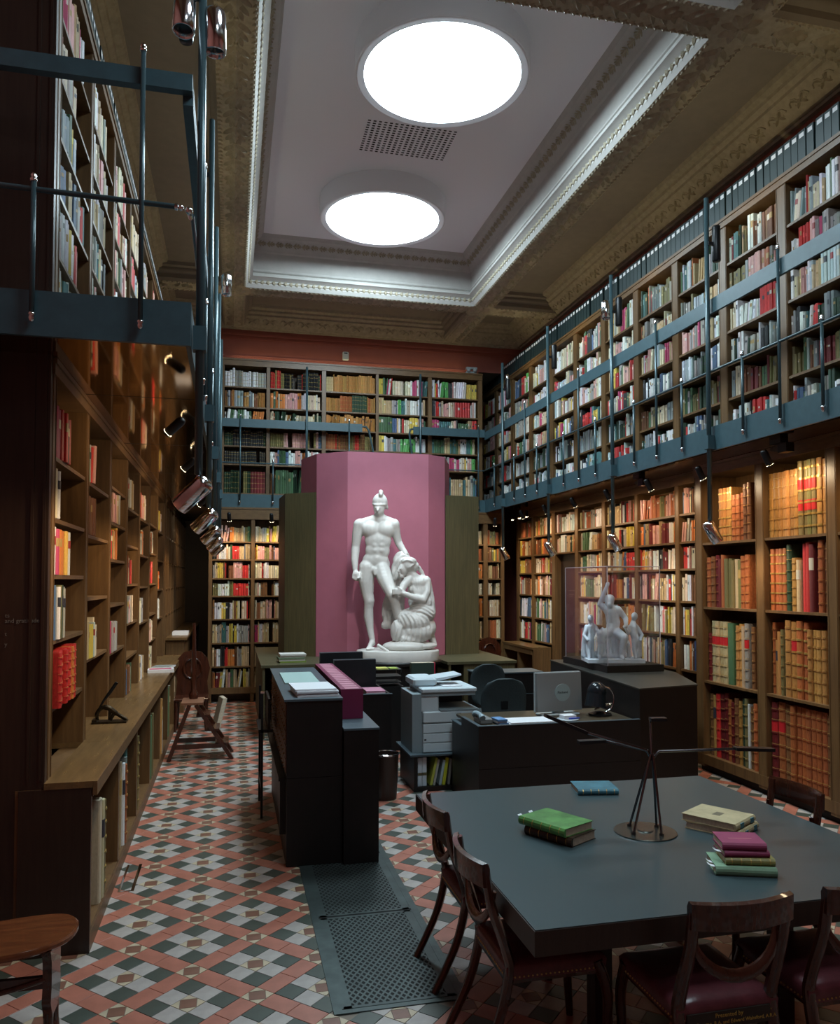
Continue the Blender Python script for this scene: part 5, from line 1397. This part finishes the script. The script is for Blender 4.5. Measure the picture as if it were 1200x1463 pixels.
mag('magazine', 'thin grey-covered magazine behind the magenta one on the oak worktop', (-.83, 10.45, .92), -.15, .24, .30, .015, (.30, .33, .34), (.16, .20, .21))
mag('magazine', 'white journal lying open on the high worktop in the recess', (-.80, 13.4, 1.145), 0, .24, .4, .05, (.6, .6, .66))

# ------------------------------------------------------------------ library steps and hall chair
ls = thing('library_steps', 'mahogany library step ladder with a tall grip pole beside the worktop', 'step ladder', (-.40, 9.42, 0))
for y in (-.19, .19):
    part('back_leg', MAHOG, ls, lambda m: m.tube([(-.27, y, 0), (-.05, y, .62)], .050, 4, flat=.6, upv=(0, 1, 0)))
    part('step_stile', MAHOG, ls, lambda m: m.tube([(.02, y, .62), (.42, y, 0)], .058, 4, flat=.5, upv=(0, 1, 0)))
for k, z in enumerate((.17, .33, .49)):
    x = .02 + .40 * (.62 - z) / .62
    box('tread', MAHOG, ls, x - .08, x + .07, -.19, .19, z - .012, z + .012)
box('platform', mat('worn_mahogany', (.19, .085, .05), .35), ls, -.14, .10, -.22, .22, .62, .645)
for y in (-.205, .175): box('stretcher', MAHOG, ls, -.20, .30, y, y + .03, .13, .18)
part('grip_pole', MAHOG, ls, lambda m: m.tube([(-.02, .12, .64), (-.02, .12, .70), (-.02, .12, .74), (-.02, .12, .9), (-.02, .12, 1.2), (-.02, .12, 1.52)], [.05, .055, .03, .035, .026, .016], 10), 50)
hc = thing('hall_chair', 'carved mahogany hall chair with a rounded back beyond the library steps', 'chair', (-.52, 11.2, 0), 0, 'carved hall chairs')
def hall(m):
    o = [(-.22, .42), (.22, .42), (.20, .62), (.235, .80), (.20, .93), (.12, 1.02), (0, 1.05), (-.12, 1.02), (-.20, .93), (-.235, .80), (-.20, .62)]
    m.loft([[Vector((x, .19 + .05 * (z - .42), z)) for x, z in o], [Vector((x, .225 + .05 * (z - .42), z)) for x, z in o]])
bk = part('backrest', MAHOG, hc, hall, 40)
part('carved_ring', MAHOG, bk, lambda m: m.tube([(.12 * math.cos(a), .185 + .01, .80 + .14 * math.sin(a)) for a in [2 * math.pi * k / 20 for k in range(21)]], .016, 6), 50)
part('seat', MAHOG, hc, lambda m: m.bbox(-.24, .24, -.22, .22, .40, .44, .01))
for x in (-.19, .19):
    for y in (-.18, .18): part('leg', MAHOG, hc, lambda m: m.tube([(x, y, .40), (x, y, .2), (x * 1.05, y * 1.1, 0)], [.03, .024, .018], 8), 50)
h2 = copy_tree(hc); h2.location = (4.35, 12.7, 0); h2.rotation_euler = (0, 0, .2)
h2['label'] = 'carved mahogany hall chair with a rounded back near the narrow end-wall case'
pb = thing('book', 'tall cream book leaning against the hall chair beyond the library steps', 'book', (-.20, 11.15, 0), .2)
box('cover', plain('cream_boards', (.42, .38, .30), .6), pb, -.03, .03, -.14, .14, 0, .0)if False else None
part('cover', plain('cream_boards', (.42, .38, .30), .6), pb, lambda m: m.loft([[Vector(p) for p in ((-.03, -.14, 0), (.03, -.14, 0), (.03, .14, 0), (-.03, .14, 0))], [Vector(p) for p in ((.07, -.14, .42), (.13, -.14, .42), (.13, .14, .42), (.07, .14, .42))]]))
part('page_block', PAPER, pb, lambda m: m.loft([[Vector(p) for p in ((-.022, -.145, .01), (.022, -.145, .01), (.022, .13, .01), (-.022, .13, .01))], [Vector(p) for p in ((.078, -.145, .424), (.122, -.145, .424), (.122, .13, .424), (.078, .13, .424))]]))

# ------------------------------------------------------------------ card catalogue and side unit
cc = thing('card_catalogue', 'tall black card catalogue with small brass-handled drawers, pile of papers on top', 'cabinet')
box('carcass', LACQ, cc, .385, .778, 5.64, 7.70, .005, .615)
box('upper_carcass', LACQ, cc, .385, .778, 5.64, 7.70, .618, 1.155)
box('top', SLATETOP, cc, .365, .780, 5.63, 7.71, 1.155, 1.170)
DRAW = mat('catalogue_drawer_wood', (.10, .034, .016), .4, var=.3, vscale=8)
dm = MB().box(-.006, 0, -.066, .066, -.042, .042).mesh('drawer', DRAW)
hm = MB(); hm.box(-.0075, -.006, -.022, .022, .0, .018); hm.tube([(-.006, -.008, -.014), (-.02, -.006, -.018), (-.02, .006, -.018), (-.006, .008, -.014)], .0025, 5)
hm = hm.mesh('brass_pull', mat('aged_brass', (.22, .12, .045), .4, metal=.8))
for i in range(14):
    for j in range(5):
        d_ = mesh_obj('drawer', dm, cc, (.384, 5.735 + i * .142, .695 + j * .098)); mesh_obj('brass_pull', hm, d_)
part('pull_out_shelf', LACQ, cc, lambda m: (m.box(.335, .384, 5.75, 7.6, .575, .600), m.box(.345, .384, 5.75, 5.80, .20, .575)))
ds = [x for x in ()]
rk = thing('reading_stand', 'narrow black folding stand with thin legs against the card catalogue', 'stand', (.25, 7.15, 0))
for y in (-.30, .25): part('leg', BLACKM, rk, lambda m: (m.box(.0, .02, y, y + .02, 0, 1.05), ))
box('ledge', LACQ, rk, -.02, .10, -.30, .27, .72, .745); box('rest', LACQ, rk, .06, .08, -.28, .25, .745, 1.0)
box('cross_bar', BLACKM, rk, .0, .02, -.28, .25, .25, .27)
part('clip', CHROME, rk, lambda m: m.box(-.005, .03, -.30, -.26, 1.05, 1.065))
su = thing('side_cabinet', 'lower black cabinet joined behind the card catalogue, carrying the pink box files', 'cabinet')
box('carcass', LACQ, su, .784, 1.035, 5.60, 8.05, .005, .942); box('top', SLATETOP, su, .782, 1.04, 5.595, 8.06, .942, .956)
def papers(name, label, loc, rz, w, d, h, n, cols=None, cat='papers'):
    t = thing(name, label, cat, loc, rz)
    z = 0
    for k in range(n):
        hh = h / n; c = (cols[k % len(cols)] if cols else (.66, .67, .70)); j = (RND.uniform(-.012, .012), RND.uniform(-.012, .012))
        box('sheaf', plain('sheaf_%d_%d_%d' % tuple(int(v * 99) for v in c), c, .7), t, -w / 2 + j[0], w / 2 + j[0], -d / 2 + j[1], d / 2 + j[1], z, z + hh * .96); z += hh
    return t
papers('paper_stack', 'thick white paper stack at the end of the card catalogue top', (.60, 5.93, 1.17), .05, .30, .40, .055, 4)
papers('paper_stack', 'flat pale blue-green folder behind the white stack on the card catalogue', (.57, 6.85, 1.17), 0, .28, .75, .012, 1, [(.30, .42, .40)])
for k in range(15):
    y = 6.06 + .128 * k
    t = thing('box_file', 'wine-red box file with paper label, %s in the row on the side cabinet' % nth(k + 1), 'box file', (.90, y, .956), 0, 'wine-red box files on the side cabinet')
    box('body', plain('wine_red_buckram', (.16, .014, .055), .5), t, -.085, .085, -.062, .062, 0, .225)
    box('top_label', plain('pink_label', (.46, .20, .26), .6), t, -.05, .06, -.045, .045, .225, .2262)

# ------------------------------------------------------------------ second desk with monitors
d2 = thing('back_desk', 'black desk with a high solid end between the card catalogue and the copier', 'desk')
box('end_panel', LACQ, d2, 1.06, 1.62, 8.05, 8.08, .0, .835); box('desk_top', LACQ, d2, 1.06, 1.62, 8.08, 9.55, .71, .74); box('edge_strip', SLATETOP, d2, 1.05, 1.63, 8.045, 8.085, .835, .841)
box('far_panel', LACQ, d2, 1.06, 1.62, 9.52, 9.55, 0, .71); box('side_panel', LACQ, d2, 1.60, 1.62, 8.08, 9.52, 0, .835)
SCR = plain('dark_screen_back', (.010, .011, .013), .35); MET = mat('monitor_edge_silver', (.35, .42, .46), .3, metal=.6)
def monitor(label, loc, rz, w, h, shell, edge):
    t = thing('monitor', label, 'monitor', loc, rz)
    box('shell', shell, t, -w / 2, w / 2, 0, .045, .10, .10 + h)
    box('bezel', edge, t, -w / 2 - .006, w / 2 + .006, .045, .058, .094, .106 + h)
    box('screen', plain('screen_glass_dark', (.01, .012, .015), .1), t, -w / 2 + .015, w / 2 - .015, .058, .0585, .12, .085 + h)
    box('stand', shell, t, -.04, .04, .0, .03, .012, .11); part('foot', shell, t, lambda m: m.bbox(-.13, .13, -.06, .14, 0, .014, .005))
    return t
monitor('black flat monitor on the back desk, the one nearer the statue', (1.26, 9.2, .74), .1, .50, .33, SCR, MET)
monitor('black flat monitor on the back desk, the one nearer the card catalogue end', (1.33, 8.62, .74), .05, .46, .30, SCR, MET)
papers('paper_stack', 'bundle of pink and white papers on the back desk by the copier', (1.48, 8.30, .74), 0, .2, .3, .12, 6, [(.5, .24, .30), (.6, .55, .55), (.46, .2, .28)])
# letter trays, green folder
rkk = thing('letter_rack', 'black tiered letter rack with yellow note pads on the back desk', 'rack', (1.80, 9.2, .0))
box('stand_body', LACQ, rkk, -.16, .20, 0, .3, 0, .76)
for z in (.80, .87, .95): box('tray', BLACKM, rkk, -.16, .18, .0, .3, z, z + .008)
for x in (-.15, .17):
    for y in (.01, .29): part('wire_post', CHROME, rkk, lambda m: m.cyl((x, y, .76), (x, y, .965), .005, n=6))
box('note_pad', plain('yellow_pad', (.52, .50, .12), .6), rkk, -.12, .02, .03, .2, .958, .972); box('note_pad', plain('lime_pad', (.34, .42, .08), .6), rkk, .04, .14, .03, .2, .958, .968)
lv = thing('lever_file', 'large dark green ring binder with red edge standing behind the copier', 'binder', (2.18, 8.95, .0))
box('pedestal', LACQ, lv, -.15, .15, 0, .35, 0, .735)
box('cover', plain('dark_green_board', (.030, .050, .038), .5), lv, -.14, .135, .02, .10, .735, 1.05); box('edge', plain('red_edge', (.5, .02, .06), .5), lv, .135, .147, .02, .10, .735, 1.05); box('pages', PAPER, lv, -.135, .13, .03, .09, 1.05, 1.055)

# ------------------------------------------------------------------ copier on its cabinet
kc = thing('copier_cabinet', 'low black open cabinet of upright binders under the copier', 'cabinet')
box('base', LACQ, kc, 1.70, 2.35, 7.36, 8.0, .0, .045); box('top', SLATETOP, kc, 1.66, 2.37, 7.34, 8.02, .335, .352)
for x in (1.70, 2.32): box('side', LACQ, kc, x, x + .03, 7.36, 8.0, .045, .335)
box('back', LACQ, kc, 1.73, 2.32, 7.97, 8.0, .045, .335)
for k, (x, w, c, h, ln) in enumerate(((1.755, .042, (.55, .62, .68), .27, 0), (1.80, .042, (.55, .62, .68), .275, 0), (1.865, .024, (.45, .48, .08), .27, .22), (1.895, .02, (.40, .40, .36), .25, .2), (1.955, .024, (.40, .50, .52), .24, .18), (1.99, .03, (.48, .50, .03), .265, .15), (2.04, .024, (.22, .22, .2), .25, .1))):
    t = thing('binder', ['first pale grey binder', 'second pale grey binder', 'leaning yellow-green binder', 'leaning buff binder', 'leaning pale blue binder', 'leaning bright yellow binder', 'leaning dull grey binder'][k] + ' in the open cabinet below the copier', 'binder', (x + .012, 7.40, .045), rot=(0, ln, 0), group='binders in the copier cabinet')
    box('cover', plain('binder_%d' % k, c, .5), t, -w / 2, w / 2, 0, .24, 0, h * .98)
    box('page_block', PAPER, t, -w / 2 + .004, w / 2 - .004, .01, .23, h * .98, h * .99)
    if k < 2: box('band', plain('olive_band', (.12, .10, .05), .6), t, -w / 2 - .0005, w / 2 + .0005, -.001, .0, h * .36, h * .46)
cp = thing('copier', 'pale blue-grey office copier with paper drawers, standing on the low cabinet', 'copier', (2.0, 7.40, .352))
box('drawer_unit', PRINTW, cp, -.20, .33, .02, .56, 0, .27)
box('side_casing', PRINTG, cp, -.30, -.20, .04, .56, 0, .56)
for k, z in enumerate((.008, .100, .192)):
    dr = part('paper_drawer', PRINTW, cp, lambda m: m.bbox(-.20, .33, .0, .02, z, z + .085, .004))
    box('drawer_grip', PRINTG, dr, .10, .20, -.004, .002, z + .05, z + .062)
    if k == 1: box('size_window', BLACKM, dr, -.19, -.17, -.002, .0, z + .02, z + .036)
part('front_cover', PRINTW, cp, lambda m: m.bbox(-.20, .33, .0, .56, .285, .395, .01))
part('neck', PRINTW, cp, lambda m: m.prism([(-.21, .03), (-.05, .03), (-.03, .06), (-.03, .5), (-.21, .5)], .395, .54))
box('output_tray', PRINTG, cp, -.03, .36, .0, .5, .395, .41)
box('tray_back', BLACKM, cp, -.03, .33, .48, .5, .41, .54)
box('scanner', PRINTG, cp, -.21, .33, .02, .56, .54, .575)
part('scanner_lid', PRINTW, cp, lambda m: m.bbox(-.21, .34, .0, .56, .575, .615, .008))
part('document_feeder', PRINTW, cp, lambda m: (m.bbox(-.26, -.02, .16, .54, .615, .70, .02), m.loft([[Vector((-.02, y, .66)) for y in (.18, .5)] + [Vector((-.02, y, .69)) for y in (.5, .18)], [Vector((.24, y, .71)) for y in (.2, .48)] + [Vector((.24, y, .725)) for y in (.48, .2)]])))
box('paper', WHITEP, cp, .02, .22, .10, .38, .616, .625)
part('badge', BLACKM, cp, lambda m: (m.box(.145, .155, -.0015, .0, .338, .352), m.box(.150, .160, -.0015, .0, .328, .338)))
text_part('lettering', 'Canon', .022, plain('badge_ink', (.10, .12, .13), .5), cp, (.12, -.0008, .366), (math.pi / 2, 0, 0))
box('control_pad', PRINTG, cp, .25, .31, -.0015, 0, .33, .36)

bn_ = thing('waste_bin', 'round dark brown waste bin between the side cabinet and the copier', 'bin', (1.40, 7.22, 0))
part('body', plain('bin_brown', (.030, .016, .012), .35), bn_, lambda m: m.lathe([(.10, .0), (.118, .40), (.122, .41), (.112, .41), (.095, .01)], 28), 40)
part('rim', CHROME, bn_, lambda m: m.lathe([(.118, .40), (.123, .405), (.123, .415), (.117, .418), (.112, .412)], 28, cap=False), 40)
bag = thing('water_bottle', 'clear water bottle standing on the floor behind the waste bin', 'bottle', (1.585, 7.75, 0))
part('body', plain('bottle_plastic', (.30, .38, .42), .15), bag, lambda m: m.lathe([(.04, 0), (.042, .02), (.042, .17), (.015, .22), (.015, .24)], 16), 40); part('cap', plain('bottle_cap', (.5, .58, .62), .4), bag, lambda m: m.lathe([(.017, .235), (.017, .26), (.0, .262)], 12), 40)

# ------------------------------------------------------------------ staff desk and block counter
sd = thing('staff_desk', 'long black staff desk with a solid front facing the reading table', 'desk')
box('front_panel', LACQ, sd, 2.07, 3.60, 6.50, 6.53, .39, .755); box('lower_front_panel', LACQ, sd, 2.07, 3.60, 6.50, 6.53, .0, .387)
box('side_panel', LACQ, sd, 2.07, 2.10, 6.53, 7.02, 0, .755); box('desk_top', mat('desk_top_brown', (.055, .040, .022), .4), sd, 2.10, 3.60, 6.53, 7.30, .715, .738)
box('edge_strip', SLATETOP, sd, 2.065, 3.60, 6.495, 6.532, .755, .760); box('edge_strip', SLATETOP, sd, 2.065, 2.102, 6.532, 7.02, .755, .760)
box('return_unit', LACQ, sd, 2.07, 2.45, 7.02, 7.33, 0, .672); box('return_top', SLATETOP, sd, 2.06, 2.46, 7.02, 7.335, .672, .680)
bkc = thing('block_counter', 'tall black block counter carrying the glass case, joined to the staff desk', 'counter')
part('body', LACQ, bkc, lambda m: m.prism([(3.605, 6.52), (4.28, 6.66), (4.62, 7.60), (4.74, 9.1), (3.85, 9.15)], 0, 1.018))
part('top', mat('block_top_black', (.030, .030, .026), .35, var=.2, vscale=6), bkc, lambda m: m.prism([(3.60, 6.515), (4.285, 6.655), (4.63, 7.60), (4.75, 9.11), (3.845, 9.16)], 1.018, 1.032))
sc_ = thing('low_cabinet', 'low black cabinet with a pale top edge behind the staff chairs', 'cabinet')
box('body', LACQ, sc_, 2.95, 3.80, 9.30, 9.70, 0, .86); box('top', SLATETOP, sc_, 2.94, 3.81, 9.29, 9.71, .86, .875); box('drawer_line', SLATETOP, sc_, 2.95, 3.80, 9.295, 9.30, .60, .608)
# glass case with a white figure group
gc = thing('glass_case', 'clear acrylic case on a black base, on the block counter', 'display case', (0, 0, 1.032))
X0, X1, Y0, Y1, ZT = 3.90, 4.52, 7.72, 8.80, 1.13
box('base_board', LACQ, gc, X0 - .025, X1 + .025, Y0 - .03, Y1 + .03, 0, .075)
t_ = .006
for nme, a in (('front_pane', (X0, X1, Y0, Y0 + t_)), ('back_pane', (X0, X1, Y1 - t_, Y1)), ('left_pane', (X0, X0 + t_, Y0 + t_, Y1 - t_)), ('right_pane', (X1 - t_, X1, Y0 + t_, Y1 - t_))):
    box(nme, GLASS, gc, *a, .075, ZT)
box('top_pane', GLASS, gc, X0, X1, Y0, Y1, ZT, ZT + t_)
EDGE = mat('acrylic_cut_edge', (.55, .50, .55), .3)
for x in (X0, X1):
    for y in (Y0, Y1): box('cut_edge', EDGE, gc, x - .003, x + .003, y - .003, y + .003, .075, ZT)
    box('cut_edge', EDGE, gc, x - .003, x + .003, Y0, Y1, ZT, ZT + .006)
for y in (Y0, Y1): box('cut_edge', EDGE, gc, X0, X1, y - .003, y + .003, ZT, ZT + .006)
# generic small figure group
fg = thing('plaster_group', 'small white plaster figure group of three seated and standing figures in the glass case', 'sculpture', (4.16, 8.12, 1.107), -.25)
fg.scale = (1.25, 1.25, 1.28)
box('slab', PLASTERCAST, fg, -.25, .25, -.16, .16, 0, .03)
P = []
# rocky seat with cloth, one seated figure with a raised arm, two younger figures beside it
P += [('e', (.02, .06, .13), (.13, .07, .12)), ('e', (-.02, .05, .05), (.18, .09, .05))]
P += chain([((.0, .0, .26), .058), ((.012, .005, .34), .060), ((-.005, .0, .43), .062), ((-.01, .0, .475), .030)])
P += [('e', (-.03, -.01, .445), (.05, .04, .045)), ('e', (.035, -.01, .445), (.05, .04, .045)), ('e', (-.025, -.012, .525), (.040, .046, .052)), ('e', (-.02, .012, .545), (.046, .046, .042)), ('e', (-.03, -.045, .495), (.026, .026, .03))]
P += chain([((-.055, 0, .455), .030), ((-.105, .01, .50), .026), ((-.075, .0, .585), .021), ((-.05, -.01, .65), .016), ((-.04, -.012, .68), .017)])
P += chain([((.06, 0, .45), .030), ((.115, -.015, .375), .024), ((.10, -.09, .32), .018), ((.08, -.12, .31), .017)])
P += chain([((-.035, -.02, .255), .045), ((-.12, -.10, .245), .040), ((-.125, -.105, .14), .029), ((-.135, -.10, .055), .019), ((-.145, -.145, .035), .016)])
P += chain([((.035, -.03, .255), .045), ((.075, -.13, .215), .037), ((.06, -.11, .12), .028), ((.055, -.105, .055), .019), ((.06, -.15, .035), .016)])
for k in range(7): P += chain([((-.09 + .03 * k, .0, .245 - .01 * (k % 2)), .017), ((-.12 + .042 * k, -.03, .16), .018), ((-.13 + .046 * k, -.02, .05), .018)])
for sx, ht, tw in ((-1, .34, .02), (1, .36, -.02)):
    x = sx * .205
    P += chain([((x - .015, -.05, .035), .017), ((x - .018, -.03, .11), .022), ((x - .012, -.02, .18), .030)])
    P += chain([((x + .022, .0, .035), .017), ((x + .024, .0, .11), .022), ((x + .016, -.01, .18), .030)])
    P += chain([((x, -.012, .19), .036), ((x + tw, -.01, .25), .034), ((x + tw, -.005, .30), .040), ((x + tw, -.005, ht), .017)])
    P += [('e', (x + tw * .5, -.015, ht + .035), (.029, .033, .037))]
    P += chain([((x + tw - sx * .035, -.01, .30), .019), ((x - sx * .075, -.04, .25), .016), ((x - sx * .105, -.07, .29), .013)])
    P += chain([((x + tw + sx * .035, -.005, .30), .019), ((x + sx * .055, -.02, .23), .016), ((x + sx * .03, -.06, .19), .013)])
    P += chain([((x + sx * .02, .03, .30), .022), ((x + sx * .04, .04, .17), .026), ((x + sx * .04, .045, .05), .03)])
blob('figures', P, .0055, PLASTERCAST, fg, 3)

# ------------------------------------------------------------------ on the staff desk
mo = thing('monitor', 'grey flat monitor on the staff desk, its back with a round badge to the table', 'monitor', (3.02, 6.98, .738), .10)
part('shell', PCGREY, mo, lambda m: m.loft([[Vector((x, -.02 - .05 * 0, .045)) for x in (-.235, .235)] + [Vector((x, .03, .045)) for x in (.235, -.235)], [Vector((x, -.02 + .02, .40)) for x in (-.235, .235)] + [Vector((x, .05, .40)) for x in (.235, -.235)]]))
box('bezel', mat('monitor_edge_pale', (.42, .47, .48), .35), mo, -.24, .24, .03, .052, .035, .405)
bg = part('round_badge', mat('badge_grey', (.26, .33, .33), .4), mo, lambda m: m.loft([[Vector((.03 + .082 * math.cos(a), y_, .215 + .082 * math.sin(a))) for a in [2 * math.pi * k / 32 for k in range(32)]] for y_ in (-.0105, -.0165)]))
text_part('lettering', 'Packard', .034, plain('badge_text', (.05, .06, .06), .5), bg, (-.025, -.018, .207), (math.pi / 2, 0, 0))
part('foot', mat('monitor_foot_pale', (.40, .46, .48), .35), mo, lambda m: (m.bbox(-.20, .20, -.04, .10, 0, .02, .006), m.box(-.05, .05, .0, .05, .02, .05)))
dl = thing('desk_lamp', 'black round-headed desk lamp with curved chrome neck on the staff desk', 'lamp', (3.40, 6.90, .738))
dl.scale = (1.2, 1.2, 1.2)
part('foot', BLACKM, dl, lambda m: m.lathe([(.09, 0), (.09, .015), (.03, .03), (.0, .032)], 28), 40)
part('neck', CHROME, dl, lambda m: (m.tube(bez([(.05, 0, .02), (.105, 0, .06), (.12, 0, .14), (.09, 0, .20), (.03, 0, .225), (-.02, 0, .225)], 6), .006, 8), m.tube([(-.06, -.03, .05), (.02, -.03, .08), (.085, -.02, .085)], [.006, .008, .016], 8)), 50)
part('shade', mat('black_enamel', (.012, .016, .020), .15), dl, lambda m: (m.sphere((-.03, -.01, .19), .075, 20, 14), m.cyl((-.035, -.01, .17), (-.05, -.02, .07), .074, .085, n=20)), 50)
papers('paper_stack', 'open white ledger pages on the staff desk beside the telephone', (2.63, 6.72, .738), .0, .46, .26, .020, 2)
nb_ = thing('notepad', 'white note block with a blue pen on the staff desk before the grey monitor', 'notepad', (3.0, 6.74, .738), .1)
part('tray', plain('clear_tray', (.45, .5, .55), .3), nb_, lambda m: m.lathe([(.09, 0), (.10, .008), (.095, .012), (.0, .010)], 24)); box('block', WHITEP, nb_, -.06, .06, -.05, .05, .012, .045); part('pen', plain('blue_pen', (.02, .06, .40), .4), nb_, lambda m: m.cyl((-.02, -.06, .02), (.09, -.055, .02), .006, n=8))
tp = thing('telephone', 'grey telephone handset at the end of the staff desk near the copier', 'telephone', (2.20, 6.78, .738))
part('base', PCGREY, tp, lambda m: m.bbox(-.06, .06, -.10, .10, 0, .05, .01)); part('handset', mat('handset_blue_grey', (.24, .32, .36), .35), tp, lambda m: m.tube(bez([(-.04, -.11, .055), (-.04, -.06, .075), (-.04, .06, .075), (-.04, .11, .055)], 5), [.03] * 4 + [.022] * 8 + [.03] * 4, 10), 50)
papers('pen_tray', 'small upright sorter with blue and white cards beside the telephone', (2.33, 6.70, .738), .1, .09, .16, .05, 3, [(.10, .22, .42), (.5, .52, .55)])
# office chairs
def office_chair(label, loc, rz, w, h, zc):
    t = thing('office_chair', label, 'chair', loc, rz, 'charcoal office chairs behind the staff desk')
    def back(m):
        R = []
        for k in range(15):
            a = -1 + 2 * k / 14
            ww = w * (1 - .42 * max(0, a) ** 3 - .22 * max(0, -a) ** 2); 
            if k == 14: ww *= .62
            if k == 0: ww *= .7
            z = zc + a * h
            R.append([Vector((ww * math.cos(b), -.02 - .03 * a * a + .045 * math.sin(b) - .03 * math.cos(b) ** 2, z)) for b in [2 * math.pi * i / 16 for i in range(16)]])
        m.loft(R)
    part('backrest', TEALFAB, t, back, 60)
    part('seat', TEALFAB, t, lambda m: m.bbox(-.24, .24, -.02, .46, .43, .52, .03), 50)
    part('spine', BLACKM, t, lambda m: m.box(-.04, .04, -.07, -.04, .38, zc))
    part('column', BLACKM, t, lambda m: m.cyl((0, .22, .10), (0, .22, .44), .028, n=12), 40)
    for k in range(5):
        a = 2 * math.pi * k / 5
        lg = part('leg', BLACKM, t, lambda m: m.tube([(0, .22, .10), (.25 * math.cos(a), .22 + .25 * math.sin(a), .06)], [.03, .018], 6))
        part('castor', BLACKM, lg, lambda m: m.cyl((.25 * math.cos(a) - .012, .22 + .25 * math.sin(a), .028), (.25 * math.cos(a) + .012, .22 + .25 * math.sin(a), .028), .028, n=12))
    return t
office_chair('charcoal office chair with a broad rounded back pulled up behind the staff desk', (2.67, 7.62, 0), .12, .255, .22, .80)
office_chair('charcoal office chair with a narrower rounded back, behind the broad one', (2.78, 8.45, 0), .05, .21, .22, .86)
papers('book_pile', 'small pile of pale books with green covers on the dark oak counter', (.78, 10.62, .935), .06, .34, .26, .115, 5, [(.20, .26, .05), (.55, .52, .46), (.15, .20, .12), (.5, .47, .42), (.58, .56, .52)])
